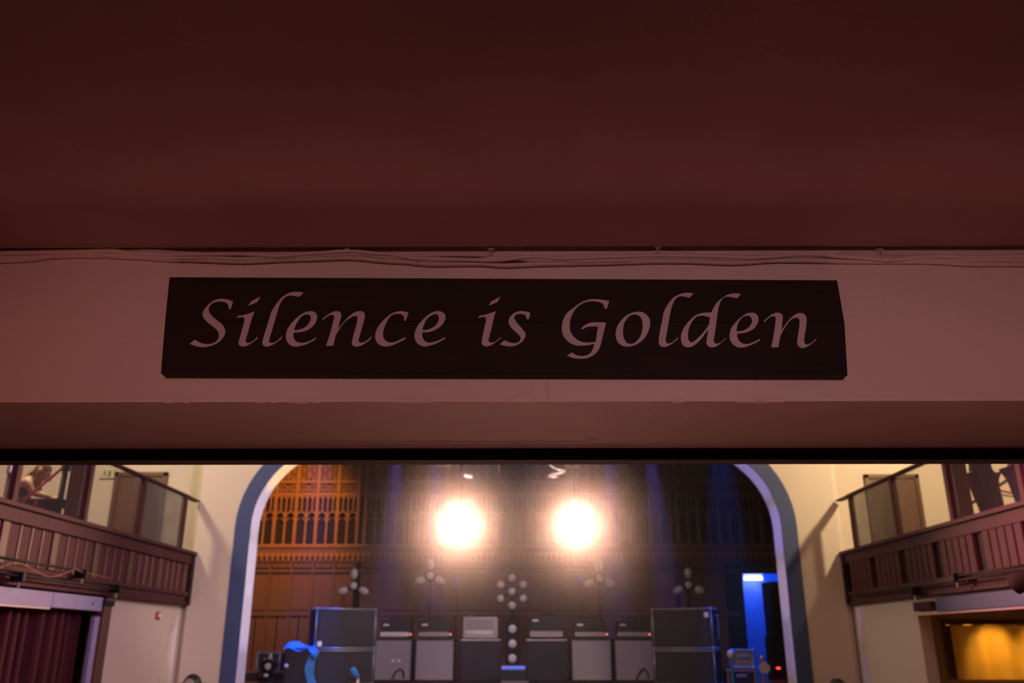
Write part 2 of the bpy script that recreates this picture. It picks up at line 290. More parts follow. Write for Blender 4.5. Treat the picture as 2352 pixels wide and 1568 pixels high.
LET = [
 (430, 660, 10.455, [[(1107,337,C),(980,297),(830,275),(690,300),(560,375),(450,480),(385,590),(375,665),(400,740),(480,830),(600,925),(700,1010),(750,1070),(765,1140),(755,1220),(700,1300),(600,1350),(500,1362),(380,1350),(270,1305),(188,1252,C),(65,1358,C),(220,1415),(380,1435),(520,1418),(640,1380),(780,1300),(870,1200),(918,1080),(900,980),(830,880),(720,790),(600,690),(540,610),(522,530),(545,450),(620,375),(720,345),(820,340),(910,357),(975,405),(1003,515,C),(1050,522,C)]]),
 (430, 660, 10.455, [[(1622,577,C),(1420,650),(1212,690,C),(1203,733,C),(1310,713),(1365,730),(1378,790),(1340,950),(1290,1130),(1240,1310),(1245,1370),(1290,1410),(1360,1420),(1440,1400),(1540,1340),(1685,1240,C),(1695,1170,C),(1620,1260),(1530,1320),(1450,1335),(1410,1300),(1415,1240),(1460,1090),(1540,800)],[(1762,218,C),(1530,345,C),(1470,440,C),(1685,355,C)]]),
 (590, 660, 10.455, [[(1130,122,C),(1000,108),(860,115),(740,150),(620,230),(520,330),(430,460),(360,570),(310,720),(240,950),(165,1190),(132,1330),(150,1385),(190,1415),(260,1420),(350,1395),(450,1335),(590,1240,C),(610,1170,C),(540,1240),(450,1310),(370,1332),(310,1325),(295,1290),(320,1190),(390,960),(470,680),(530,480),(600,330),(680,240),(780,198),(880,200),(1018,230,C)]]),
 (590, 660, 10.455, [[(1422,1200,C),(1300,1275),(1150,1325),(1050,1330),(950,1300),(895,1230),(878,1150),(885,1085,C),(1020,1078),(1180,1040),(1320,960),(1410,850),(1450,740),(1445,660),(1400,600),(1310,573),(1200,585),(1080,640),(950,740),(820,880),(735,1010),(700,1140),(710,1250),(760,1345),(840,1405),(940,1422),(1080,1400),(1240,1340),(1405,1255,C)],[(892,1030,C),(930,920),(990,810),(1080,700),(1180,652),(1260,660),(1297,720),(1285,800),(1230,890),(1140,970),(1020,1015)]]),
 (730, 660, 10.455, [[(103,808,C),(180,735),(280,675),(350,655),(390,680),(392,740),(350,900),(290,1130),(200,1405,C),(375,1400,C),(400,1290),(440,1140),(500,1040),(590,900),(700,790),(800,720),(880,688),(940,695),(957,740),(930,890),(870,1110),(820,1310),(830,1375),(870,1410),(940,1422),(1020,1405),(1110,1360),(1275,1240,C),(1295,1170,C),(1200,1260),(1110,1315),(1030,1328),(985,1300),(990,1230),(1050,1020),(1110,810),(1132,680),(1115,610),(1060,577),(970,575),(880,605),(770,680),(660,790),(560,910),(490,995,C),(520,860),(560,720),(565,650),(545,600),(500,577),(430,575),(330,605),(220,670),(120,750,C)]]),
 (860, 660, 10.455, [[(820,607,C),(720,580),(610,573),(500,595),(370,660),(240,770),(130,890),(50,1030),(20,1150),(30,1260),(90,1350),(180,1405),(280,1418),(400,1398),(560,1335),(735,1250,C),(750,1190,C),(600,1265),(480,1315),(370,1325),(280,1290),(220,1210),(210,1120),(230,990),(280,870),(350,740),(440,660),(540,637),(640,645),(700,690),(720,760),(707,797,C),(755,802,C)]]),
 (860, 660, 10.455, [[(1697,1195,C),(1560,1265),(1400,1318),(1290,1325),(1200,1275),(1155,1180),(1150,1082,C),(1280,1075),(1430,1035),(1570,955),(1665,850),(1705,740),(1700,660),(1640,600),(1550,572),(1450,580),(1330,635),(1200,740),(1080,870),(1000,1000),(965,1130),(975,1240),(1030,1340),(1120,1400),(1220,1418),(1360,1390),(1520,1330),(1690,1240,C)],[(1150,1025,C),(1190,900),(1250,780),(1340,690),(1440,645),(1510,655),(1548,730),(1535,810),(1480,900),(1390,970),(1280,1015)]]),
 (1090, 670, 11.2, [[(545,503,C),(330,575),(120,622,C),(100,675,C),(220,650),(280,665),(297,730),(265,870),(215,1110),(185,1260),(190,1340),(240,1395),(330,1405),(420,1375),(530,1310),(660,1210,C),(685,1150,C),(600,1235),(510,1295),(420,1310),(365,1275),(370,1200),(420,1010),(470,790)],[(668,123,C),(420,260,C),(360,362,C),(590,265,C)]]),
 (1090, 670, 11.2, [[(1435,543,C),(1330,515),(1200,500),(1080,520),(970,590),(900,670),(873,760),(885,830),(940,920),(1050,1030),(1140,1110),(1180,1190),(1165,1260),(1100,1310),(1010,1322),(900,1305),(770,1247,C),(650,1357,C),(780,1390),(900,1405),(1050,1385),(1180,1320),(1270,1230),(1312,1130),(1295,1050),(1230,960),(1140,860),(1060,760),(1022,680),(1035,620),(1090,580),(1160,570),(1250,580),(1310,610),(1345,705,C),(1395,712,C)]]),
 (1270, 670, 9.225, [[(1192,197,C),(1040,170),(880,157),(750,170),(600,225),(450,330),(300,450),(220,590),(190,730),(200,880),(250,980),(350,1080),(470,1130),(600,1143),(720,1135),(880,1102,C),(850,1200),(800,1290),(720,1345),(620,1362),(500,1345),(405,1290,C),(297,1353,C),(420,1400),(560,1420),(700,1410),(830,1360),(940,1270),(1010,1130),(1060,920),(1125,655,C),(960,648),(830,650),(710,690),(605,765,C),(600,803,C),(720,752),(850,735),(957,738,C),(930,890),(905,1058,C),(800,1075),(650,1070),(520,1020),(430,940),(375,850),(355,720),(380,550),(450,410),(560,290),(700,220),(850,203),(980,220),(1060,265),(1100,358,C),(1140,365,C)]]),
 (1400, 660, 10.455, [[(690,585),(800,600),(900,670),(960,760),(975,870),(950,1000),(890,1140),(790,1270),(650,1365),(520,1410),(420,1425),(310,1400),(210,1330),(160,1220),(145,1110),(170,980),(230,860),(330,740),(450,650),(570,600)],[(610,650),(680,665),(740,710),(780,800),(795,920),(780,1050),(740,1170),(670,1270),(590,1335),(510,1355),(430,1340),(370,1270),(330,1170),(322,1050),(340,900),(390,790),(460,705),(540,660)]]),
 (1400, 660, 10.455, [[(2015,148,C),(1900,133),(1780,138),(1650,180),(1530,250),(1430,360),(1350,490),(1300,600),(1265,780),(1225,980),(1190,1180),(1178,1310),(1195,1375),(1240,1420),(1320,1433),(1410,1405),(1520,1335),(1635,1245,C),(1650,1190,C),(1560,1275),(1480,1330),(1400,1345),(1350,1310),(1348,1240),(1375,1080),(1420,820),(1460,600),(1510,420),(1580,290),(1660,225),(1760,215),(1920,250,C)]]),
 (1550, 660, 10.455, [[(1592,160,C),(1470,145),(1360,150),(1240,190),(1120,270),(1010,360),(930,480),(875,605,C),(720,610),(600,630),(470,690),(340,810),(240,930),(170,1070),(143,1200),(160,1320),(220,1410),(310,1435),(420,1415),(530,1340),(640,1230),(730,1100),(795,1015,C),(780,1150),(757,1310),(780,1390),(840,1435),(930,1437),(1020,1400),(1110,1330),(1205,1250,C),(1225,1200,C),(1150,1280),(1070,1335),(990,1352),(935,1310),(940,1220),(975,1000),(1010,720),(1050,480),(1110,320),(1190,240),(1290,225),(1390,240),(1490,262,C)],[(843,722,C),(740,690),(630,680),(530,700),(450,770),(380,880),(325,1030),(312,1170),(335,1280),(400,1320),(470,1290),(570,1200),(680,1080),(775,960),(820,880,C)]]),
 (1550, 660, 10.455, [[(2048,1235,C),(1930,1290),(1790,1350),(1680,1360),(1580,1320),(1510,1230),(1490,1110,C),(1620,1100),(1770,1060),(1900,980),(1985,860),(2005,760),(1985,680),(1920,620),(1830,607),(1720,630),(1590,715),(1470,830),(1360,970),(1315,1120),(1320,1240),(1370,1340),(1470,1420),(1590,1447),(1720,1420),(1880,1360),(2038,1278,C)],[(1478,1060,C),(1490,960),(1530,840),(1610,730),(1710,685),(1800,695),(1850,780),(1840,860),(1780,950),(1690,1015),(1590,1050)]]),
 (1700, 660, 10.455, [[(568,850,C),(650,770),(730,710),(800,695),(845,720),(848,780),(825,980),(790,1200),(745,1440,C),(920,1435,C),(940,1290),(970,1150),(1040,1020),(1120,890),(1220,780),(1320,730),(1390,740),(1422,800),(1415,950),(1385,1150),(1365,1320),(1380,1390),(1430,1440),(1500,1455),(1580,1435),(1680,1375),(1815,1270,C),(1830,1215,C),(1740,1305),(1640,1365),(1580,1370),(1535,1310),(1545,1170),(1580,950),(1592,770),(1570,680),(1510,630),(1430,618),(1340,640),(1230,720),(1120,840),(1050,940),(995,1030,C),(1010,850),(1020,720),(1000,650),(940,615),(860,612),(760,650),(650,730),(580,790,C)]]),
]
def smooth_outline(P, k=5):
    n = len(P); out = []
    cor = [len(p) > 2 for p in P]
    for i in range(n):
        p0, p1, p2, p3 = P[i - 1], P[i], P[(i + 1) % n], P[(i + 2) % n]
        if cor[i]: p0 = p1
        if cor[(i + 1) % n]: p3 = p2
        for j in range(k):
            t = j / k
            out.append(tuple(.5 * ((2 * p1[a]) + (-p0[a] + p2[a]) * t + (2 * p0[a] - 5 * p1[a] + 4 * p2[a] - p3[a]) * t * t + (-p0[a] + 3 * p1[a] - 3 * p2[a] + p3[a]) * t ** 3) for a in (0, 1)))
    return out
for ox, oy, sc, loops in LET:
    cu = bpy.data.curves.new('letter', 'CURVE'); cu.dimensions = '2D'; cu.fill_mode = 'BOTH'; cu.extrude = .0008
    w0 = None
    for lp in loops:
        pts = [PY(ox + x / sc, oy + y / sc, SY) for x, y in smooth_outline(lp)]
        if w0 is None: w0 = pts[0]
        sp = cu.splines.new('POLY'); sp.points.add(len(pts) - 1); sp.use_cyclic_u = True
        for q, p in zip(sp.points, pts): q.co = (p.x - w0.x, p.z - w0.z, 0, 1)
    tmp = bpy.data.objects.new('letter_tmp', cu); COL.objects.link(tmp)
    me = bpy.data.meshes.new_from_object(tmp.evaluated_get(bpy.context.evaluated_depsgraph_get()))
    bpy.data.objects.remove(tmp)
    me.materials.clear(); me.materials.append(M['letter'])
    o = bpy.data.objects.new('letter', me); COL.objects.link(o); o.parent = sg
    o.rotation_euler = (PI / 2, 0, 0); o.location = Vector((w0.x, SY - .0008, w0.z)) - sg.location

# ------------------------------------------------------------------ cables along the top of the near wall
cab = [
  [(-40,600),(60,596),(130,588),(210,585),(300,590),(400,596),(560,601),(680,596),(800,592),(900,600),(1000,607),(1100,606),(1160,610),(1260,606),(1380,604),(1440,602),(1500,600),(1570,600),(1680,604),(1790,598),(1990,600),(2120,600),(2240,606),(2400,606)],
  [(-40,592),(80,590),(180,582),(280,586),(380,592),(460,592),(560,595),(640,592),(760,586),(820,584),(900,592),(980,600),(1060,600),(1150,592),(1240,598),(1330,600),(1420,598),(1500,593),(1620,594),(1700,597),(1800,590),(1960,586),(2060,592),(2180,598),(2300,596),(2400,598)],
  [(-40,582),(60,580),(160,578),(250,576),(330,582),(420,585),(540,583),(640,588),(720,582),(800,577),(880,583),(960,594),(1040,596),(1130,598),(1220,590),(1300,594),(1400,590),(1500,587),(1600,588),(1720,592),(1860,584),(1960,590),(2040,596),(2140,588),(2260,590),(2400,586)],
  [(-40,586),(100,584),(220,588),(330,577),(440,582),(520,588),(620,584),(700,590),(790,580),(880,592),(950,588),(1040,585),(1130,586),(1240,592),(1340,588),(1430,583),(1520,580),(1640,588),(1760,583),(1870,592),(1960,582),(2060,584),(2180,590),(2300,600),(2400,592)],
]
for k, pth in enumerate(cab):
    pts = []
    for i in range(len(pth) - 1):
        for j in range(4):
            t = j / 4; t2 = t * t * (3 - 2 * t)
            pts.append(PY(pth[i][0] + (pth[i + 1][0] - pth[i][0]) * t, pth[i][1] + (pth[i + 1][1] - pth[i][1]) * t2, NY - .007 - .006 * (k % 3)))
    tag(MB().tube(pts, .0066 if k else .0078, 8).build('cable', M['cable'], smooth=True), ['lowest and thickest cream cable of the bundle above the sign', 'middle cream cable of the bundle above the sign, just over the thick one', 'cream cable dipping low from the ceiling edge over the word is', 'uppermost cream cable of the bundle, hugging the ceiling edge'][k], 'cable', 'bundled cables above the sign')
for i, (x, y, lb) in enumerate(((265, 570, 'left of the sign'), (797, 576, 'above the letter n of Silence'), (1128, 581, 'above the word is'), (1511, 577, 'above the letter l of Golden'), (2020, 582, 'right of the sign'))):
    t = thing('cable_clip', PY(x, y, NY - .012), 'small nailed cable clip at the ceiling edge ' + lb, 'clip', 'clips holding the cable bundle')
    MB().tube([PY(x + 6 * math.sin(q), y + 3 - 9 * math.cos(q), NY - .017) for q in [v * .35 for v in range(-7, 8)]], .0016, 6).build('clip_loop', M['cable'], t, smooth=True)
    MB().tube([PY(x, y + 2, NY - .022), PY(x, y + 2, NY)], .0022, 8).build('nail', M['steel'], t)
    MB().bar(PY(x - 8, y - 9, NY - .018), PY(x + 8, y - 9, NY - .018), .003, .006).build('clip_tab', M['cable'], t)

# ------------------------------------------------------------------ proscenium wall with arch
AX = -.03; ZS = 3.45
def arch_pts(half, r, z0, n=14):
    """outline from the left foot over the top to the right foot"""
    out = [(-half, z0), (-half, ZS)]
    for i in range(1, n + 1):
        a = PI / 2 * i / n; out.append((-half + r * (1 - math.cos(a)), ZS + r * math.sin(a)))
    xt, zt = out[-1]
    for i in range(1, 8): out.append((xt + (-2 * xt) * i / 8, zt + .35 * math.sin(PI * i / 8)))
    for x, z in [(-q[0], q[1]) for q in out[:n + 2]][::-1]: out.append((x, z))
    return [(AX + x, z) for x, z in out]
OUT = arch_pts(4.50, 1.6, 0); INN = arch_pts(4.255, 1.355, 0)
PYW = 14.0
def wall_with_hole(hole, x0, x1, z1, y):
    """front face ring split: for each hole point project to outer rectangle"""
    outer = []
    n = len(hole)
    for i, (x, z) in enumerate(hole):
        if i <= 1: outer.append((x0, z))
        elif i >= n - 2: outer.append((x1, z))
        else:
            t = (i - 1) / (n - 3)
            if t < .3: outer.append((x0, ZS + (z1 - ZS) * t / .3))
            elif t > .7: outer.append((x1, ZS + (z1 - ZS) * (1 - t) / .3))
            else: outer.append((x0 + (x1 - x0) * (t - .3) / .4, z1))
    return [(x, y, z) for x, z in outer]
mb = MB(); hf = [(x, PYW, z) for x, z in OUT]
mb.strip(wall_with_hole(OUT, -5.15, 5.12, 8.4, PYW), hf)
# chamfered outer edges and returns
mb.add([(-5.15, PYW, 0), (-5.15, PYW, 8.4), (-5.23, PYW + .09, 8.4), (-5.23, PYW + .09, 0), (-5.23, 14.6, 0), (-5.23, 14.6, 8.4)], [(0, 3, 2, 1), (3, 4, 5, 2)])
mb.add([(5.12, PYW, 0), (5.12, PYW, 8.4), (5.20, PYW + .05, 8.4), (5.20, PYW + .05, 0), (5.20, 14.6, 0), (5.20, 14.6, 8.4)], [(0, 1, 2, 3), (3, 2, 5, 4)])
struct(mb.build('wall_proscenium', M['hall']))
mb = MB(); mb.strip([(x, PYW - .012, z) for x, z in OUT], [(x, PYW - .012, z) for x, z in INN]); mb.strip([(x, PYW - .012, z) for x, z in OUT], [(x, PYW, z) for x, z in OUT])
mb.strip([(x, PYW - .012, z) for x, z in INN], [(x, PYW + .02, z) for x, z in INN])
struct(mb.build('trim_6', M['slate'], smooth=False))
mb = MB(); mb.strip([(x, PYW + .02, z) for x, z in INN], [(x, PYW + .47, z) for x, z in INN])
struct(mb.build('trim_7', M['lilac'], smooth=True))

# ------------------------------------------------------------------ hall side walls under the balconies, ends, ceiling
zb = 2.25
YL0, YL1 = PX(215, 1400, -5.24).y, 13.99      # left: opening nearer than YL0
struct(MB().box((-5.40, YL0 + .26, 0), (-5.24, 14.6, zb)).build('wall_left', M['hall']))
YR1 = PX(2108, 1412, 5.22).y
ztR = PX(2108, 1412, 5.22).z
struct(MB().box((5.22, YR1, 0), (5.38, 14.6, zb)).build('wall_right', M['hall']))
struct(MB().box((5.22, 3.2, ztR), (5.38, YR1, zb)).build('wall_right_lintel', M['hall']))
struct(MB().box((-9, 14.6, 0), (-5.23, 14.75, 8.4)).build('wall_end_left', M['hall']))
struct(MB().box((5.20, 14.6, 0), (9, 14.75, 8.4)).build('wall_end_right', M['hall']))
struct(MB().box((-9.15, 3, 0), (-9, 14.75, 8.4)).build('wall_outer_left', M['hall']))
struct(MB().box((9, 3, 0), (9.15, 14.75, 8.4)).build('wall_outer_right', M['hall']))
struct(MB().box((-9.15, 2.96, 8.4), (9.15, 20, 8.6)).build('ceiling_hall', M['hall']))
struct(MB().box((-9.15, 2.96, ZC + .3), (9.15, 3.1, 8.4)).build('wall_hall_rear', M['hall']))
struct(MB().box((-5.245, YL0 + .265, 0), (-5.215, YL0 + .35, 2.23)).build('trim_9', M['whiteboard'], bevel=.004))
# left opening: dark post, white jamb, header board, curtain
pL = thing('door_post', (-5.2, YL0 + .13, 0), 'dark brown timber post between the red curtain and the cream wall', 'post')
MB().box((-5.27, YL0 + .02, 0), (-5.12, YL0 + .24, 2.13)).build('post_shaft', M['door'], pL, bevel=.008)
MB().box((-5.29, YL0 + .0, 2.13), (-5.11, YL0 + .27, 2.2)).build('post_cap', M['black'], pL)
a, b_ = PX(203, 1403, -5.16), PX(183, 1568, -5.16)
tag(MB().box((-5.20, YL0 - .12, 0), (-5.15, YL0 + .015, 2.0)).build('door_jamb_strip', M['whiteboard'], bevel=.004), 'narrow white vertical strip at the edge of the red curtain', 'trim')
hb = thing('header_board', (-5.16, 9.5, 2), 'long white board screwed above the red curtain under the left balcony', 'board')
z0, z1 = PX(110, 1394, -5.14).z, PX(110, 1358, -5.14).z
MB().box((-5.20, 5, z0), (-5.14, 9.9, z1)).build('board', M['whiteboard'], hb, bevel=.004)
MB().box((-5.20, 9.91, z0), (-5.14, YL0 + .0, z1)).build('board', M['whiteboard'], hb, bevel=.004)
MB().tube([(-5.135, YL0 - .25, (z0 + z1) / 2), (-5.145, YL0 - .25, (z0 + z1) / 2)], .018, 10).build('screw_head', M['knob'], hb)
MB().box((-5.19, 5, z0 - .02), (-5.145, 9.88, z0)).build('edge_strip', M['signw'], hb)
cpts = []
for i in range(160):
    y = 6.5 + (YL0 - .1 - 6.5) * i / 159
    cpts.append((-5.33 + .055 * math.sin(i * .95) + .02 * math.sin(i * .37 + 1), y + .02 * math.sin(i * 1.7)))
mb = MB(); mb.strip([(x, y, .03) for x, y in cpts], [(x * 1.0 - .01, y, z0 + .02) for x, y in cpts])
cu_ = thing('curtain', (-5.33, 9, 0), 'dark red pleated curtain hanging under the left balcony', 'curtain')
mb.build('curtain_cloth', M['curtain'], cu_, smooth=True)
MB().tube([(-5.33, 6.4, z0 + .03), (-5.33, YL0 - .12, z0 + .03)], .018, 8).build('curtain_rail', M['steel'], cu_)
al = thing('alarm_sounder', PX(362, 1413, -5.24), 'small red alarm sounder on the cream wall under the left balcony', 'alarm')
p = PX(362, 1413, -5.235)
MB().box((p.x - .02, p.y - .075, p.z - .055), (p.x + .03, p.y + .075, p.z + .055)).build('housing', M['alarm'], al, bevel=.02)
MB().tube([(p.x + .02, p.y - .01, p.z), (p.x + .05, p.y - .01, p.z)], .035, 12).build('sounder_lens', M['ampwhite'], al)
wp = [PX(396 - 1.9 * v, 1436 + 8 * v, -5.232) for v in range(18)]
tag(MB().tube(wp, .007, 6).build('wall_cable', M['steel'], smooth=True), 'thin grey cable running down the cream wall beside the left pilaster', 'cable')
# right opening: board above, alcove walls, made-up amber drape for the orange lit wall
z0r, z1r = PX(2150, 1405, 5.14).z, PX(2150, 1372, 5.14).z
hb = thing('header_board', (5.17, 8.5, 2), 'long header board with violet shade in its colour above the amber alcove under the right balcony', 'board')
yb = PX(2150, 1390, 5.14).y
MB().box((5.14, 5, z0r), (5.215, yb, zb - .03)).build('board', M['shadeboard'], hb, bevel=.004)
struct(MB().box((5.16, 5, ztR - .01), (5.24, YR1, ztR + .025)).build('trim_8', M['cream']))
bxp = thing('junction_box', PX(2125, 1393, 5.2), 'grey-brown junction box at the end of the header board under the right balcony', 'box')
p1, p2 = PX(2107, 1400, 5.2), PX(2146, 1388, 5.2)
MB().box((5.15, p2.y, p1.z - .02), (5.22, p1.y, p1.z + .09)).build('housing', M['balc'], bxp, bevel=.008)
MB().box((5.14, p2.y + .03, p1.z), (5.15, p1.y - .03, p1.z + .07)).build('lid', M['balc'], bxp)
struct(MB().box((5.38, YR1 + 1.2, 0), (9, YR1 + 1.35, zb)).build('wall_alcove_back', M['brownw']))
gz0, gz1 = 0.9, 2.02
DY = YR1 + 1.12
xa = PY(2182, 1450, DY).x
dr = thing('lit_wall_standin', (xa + 1, DY, 0), 'made-up amber satin hanging standing in for the orange lit wall of the right alcove', 'wall hanging')
cp = [(xa + 2.6 * i / 60, DY - .02 - .018 * math.sin(i * .8) - .01 * math.sin(i * .31)) for i in range(61)]
zt_ = PY(2200, 1436, DY).z; zb_ = PY(2200, 1560, DY).z
rows = 8; mb = MB()
for r_ in range(rows):
    za = zt_ + (zb_ - zt_) * r_ / rows; zc = zt_ + (zb_ - zt_) * (r_ + 1) / rows
    mb.strip([(x, y, za) for x, y in cp], [(x, y, zc) for x, y in cp])
mb.build('drape_cloth', M['gold'], dr, smooth=True)
MB().tube([(xa - .05, DY, zt_ + .01), (xa + 2.65, DY, zt_ + .01)], .015, 8).build('hanging_rail', M['brass'], dr)
for lx, lz in ((xa + .55, 1.86), (xa + 1.25, 1.9)):
    light('SPOT', 'alcove_spot', (lx, DY - .55, lz + .1), 22, (1, .62, .14), (lx + .02, DY, lz - .32), .04, 75, .9)
light('POINT', 'alcove_lamp', (xa + .8, DY - .9, 1.2), 6, (1, .6, .2), size=.2)

# ------------------------------------------------------------------ balconies
def balcony(s, side, desc):
    Xf = s * 5.15
    t = thing('balcony', (Xf, 9, 2.25), desc, 'balcony')
    def bx(name, x0, x1, y0, y1, za, zc, m, bevel=.006): return MB().box((s * x0, y0, za), (s * x1, y1, zc)).build(name, m, t, bevel=bevel)
    bx('ledge', 5.07, 5.50, 4.5, 13.97, 3.0, 3.05, M['balc'])
    bx('fascia_board', 5.12, 5.22, 4.5, 13.97, 2.86, 3.0, M['balc'])
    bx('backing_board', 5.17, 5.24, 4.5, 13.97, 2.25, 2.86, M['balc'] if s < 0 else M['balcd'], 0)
    bx('moulding', 5.11, 5.2, 4.5, 13.97, 2.38, 2.44, M['balc'])
    bx('lower_fascia', 5.14, 5.2, 4.5, 13.97, 2.29, 2.38, M['balc'])
    bx('moulding', 5.12, 5.2, 4.5, 13.97, 2.25, 2.29, M['balc'])
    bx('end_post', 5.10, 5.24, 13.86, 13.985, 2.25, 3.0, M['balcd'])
    y = 13.86; P_ = 1.0
    st = bat = None; fil = {}
    while y > 6.2:
        # one bay: wide recess, then five battens
        if s < 0:
            for o0, w_ in ((.14, .13), (.36, .022), (.58, .022), (.80, .022)):
                if w_ not in fil:
                    mbb = MB().box((-5.152 - (.006 if w_ < .1 else 0), -w_ / 2, 2.44), (-5.172, w_ / 2, 2.86)); mbb.v = [(vx - Xf, vy, vz - 2.25) for vx, vy, vz in mbb.v]
                    fil[w_] = c = mbb.build('stile' if w_ > .1 else 'fillet', M['stilem' if w_ > .1 else 'fillet'], t, local=True, bevel=.006)
                else:
                    c = fil[w_].copy(); COL.objects.link(c); c.parent = t
                c.location = (0, y - o0 + w_ / 2 - 9, 0)
            y -= P_; continue
        for k, (o0, w_) in enumerate(((.20, .135), (.37, .125), (.53, .125), (.69, .125), (.85, .14))):
            y1 = y - o0 + .05; y0 = y1 - w_
            if bat is None:
                bat = MB().box((s * 5.125, -w_ / 2, 2.44), (s * 5.172, w_ / 2, 2.86))
                bat = [(vx - Xf, vy, vz - 2.25) for vx, vy, vz in bat.v]; mbb = MB(); mbb.v = bat; mbb.f = MB().box((0, 0, 0), (1, 1, 1)).f
                bat = mbb.build('batten', M['balc'], t, local=True, bevel=.006); bat.location = (0, (y0 + y1) / 2 - 9, 0)
            else:
                c = bat.copy(); COL.objects.link(c); c.parent = t; c.location = (0, (y0 + y1) / 2 - 9, 0)
        y -= P_
    # floors behind
    bx('floor_slab', 5.24, 8.98, 3.12, 14.58, 2.27, 2.42, M['floorw'], 0)
    bx('seating_tier', 5.52, 8.98, 3.12, 12.3, 2.42, 2.7, M['floorw'], 0)
    # glass balustrade
    g_ = thing('glass_balustrade', (Xf, 9, 3.05), 'glass panel balustrade with dark handrail on the ' + side + ' balcony ledge', 'balustrade')
    ys = [13.42, 11.86, 10.32, 8.8, 7.3]
    for q in ys:
        MB().box((s * 5.13, q - .045, 3.05), (s * 5.20, q + .045, 3.84)).build('post', M['balc'], g_, bevel=.006)
    MB().box((s * 5.115, 7.2, 3.84), (s * 5.215, 13.5, 3.875)).build('handrail', M['balc'], g_, bevel=.01)
    MB().box((s * 5.115, 13.42, 3.84), (s * 5.24, 13.97, 3.865)).build('handrail', M['balc'], g_, bevel=.008)
    for q0, q1 in zip(ys[1:], ys[:-1]):
        gm = M['glassg'] if q1 > 13 else M['glass']
        MB().box((s * 5.158, q0 + .05, 3.07), (s * 5.166, q1 - .05, 3.83)).build('glass_pane', gm, g_)
    return t
balcony(-1, 'left', 'left oak balcony front of boards and thin fillets under a glass rail')
balcony(1, 'right', 'right oak balcony front of reddish battens with dark gaps')
# tall columns on the balconies, left and right, nearer than the glass
for s, lb in ((-1, 'left'), (1, 'right')):
    p = PX(203 if s < 0 else 2172, 1060, s * 5.30)
    t = thing('balcony_column', (s * 5.32, 10.3, 3.05), 'tall slender dark timber column rising from the %s balcony ledge' % lb, 'column')
    MB().box((s * 5.24, 10.22, 3.05), (s * 5.36, 10.40, 8.38)).build('shaft', M['door'], t, bevel=.01)
    MB().box((s * 5.22, 10.19, 3.05), (s * 5.38, 10.43, 3.12)).build('base', M['door'], t, bevel=.01)

# doors in the end walls
def door(px0, px1, pyt, name, s):
    a = PY(px0, pyt, 14.6); b = PY(px1, pyt, 14.6)
    t = bpy.data.objects.new(name, None); COL.objects.link(t); t.location = ((a.x + b.x) / 2, 14.6, 2.42); struct(t)
    z = a.z
    MB().box((a.x, 14.54, 2.42), (a.x + .07, 14.6, z)).build('door_frame', M['door'], t, bevel=.005)
    MB().box((b.x - .07, 14.54, 2.42), (b.x, 14.6, z)).build('door_frame', M['door'], t, bevel=.005)
    MB().box((a.x, 14.54, z - .07), (b.x, 14.6, z)).build('door_frame', M['door'], t, bevel=.005)
    MB().box((a.x + .07, 14.575, 2.42), (b.x - .07, 14.6, z - .07)).build('door_leaf', M['door'], t)
    for (fx0, fx1) in ((.14, .46), (.54, .86)):
        w_ = b.x - a.x
        for z0_, z1_ in ((2.6, 3.3), (3.4, z - .17)):
            MB().box((a.x + w_ * fx0, 14.562, z0_), (a.x + w_ * fx1, 14.575, z1_)).build('door_panel', M['door'], t, bevel=.008)
    MB().tube([(a.x + .13, 14.50, 3.4), (a.x + .13, 14.575, 3.4)], .02, 8).build('door_handle', M['brass'], t)
door(268, 388, 1085, 'door_1', -1)
door(1982, 2106, 1090, 'door_2', 1)
p = PY(247, 1088, 14.58)
t = thing('exit_sign', p, 'pale running man exit sign on the wall left of the balcony door', 'sign')
MB().box((p.x - .13, 14.55, p.z - .08), (p.x + .13, 14.6, p.z + .08)).build('sign_box', M['signw'], t, bevel=.008)
pg = MB(); pg.box((p.x - .05, 14.545, p.z - .01), (p.x - .02, 14.55, p.z + .03)); pg.ellip((p.x - .03, 14.548, p.z + .048), (.012, .003, .012))
pg.bar((p.x - .035, 14.547, p.z), (p.x - .075, 14.547, p.z - .05), .014, .004); pg.bar((p.x - .03, 14.547, p.z), (p.x, 14.547, p.z - .05), .014, .004)
pg.box((p.x + .03, 14.545, p.z - .055), (p.x + .07, 14.55, p.z + .05)); pg.build('pictogram', M['signg'], t)
p = PY(192, 1163, 14.3)
# pipes and clamps fixed in front of the balconies
def pipe(s, pts, name, label, r=.014, m='black', cat='pipe'):
    return tag(MB().tube([Vector((s * x, y, z)) for x, y, z in pts], r, 8).build(name, M[m], smooth=True), label, cat)
def onface(px, py, X): return PX(px, py, X)
a, b_ = PX(0, 1283, -5.02), PX(190, 1311, -5.02)
pipe(1, [(-5.02, a.y - .6, b_.z + .0), (-5.02, b_.y, b_.z)], 'lighting_pipe', 'upper black lighting pipe clamped along the left balcony front')
a2, b2 = PX(0, 1312, -5.02), PX(268, 1352, -5.02)
pipe(1, [(-5.02, a2.y - .6, b2.z), (-5.02, b2.y, b2.z)], 'lighting_pipe', 'lower black lighting pipe below the left balcony battens')
def clamp(px, py, X, label, hz=.05):
    p = PX(px, py, X); t = thing('pipe_clamp', p, label, 'clamp'); s = 1 if X > 0 else -1
    MB().box((X - s * .05, p.y - .03, p.z - hz), (X + s * .09, p.y + .03, p.z + hz)).build('clamp_body', M['black'], t, bevel=.015)
    MB().tube([(X, p.y, p.z - hz), (X, p.y, p.z - hz - .06)], .012, 8).build('clamp_bolt', M['steel'], t); return t
clamp(190, 1318, -5.02, 'black pipe clamp at the end of the upper pipe on the left balcony')
clamp(45, 1325, -5.02, 'black pipe clamp nearest the left edge under the balcony')
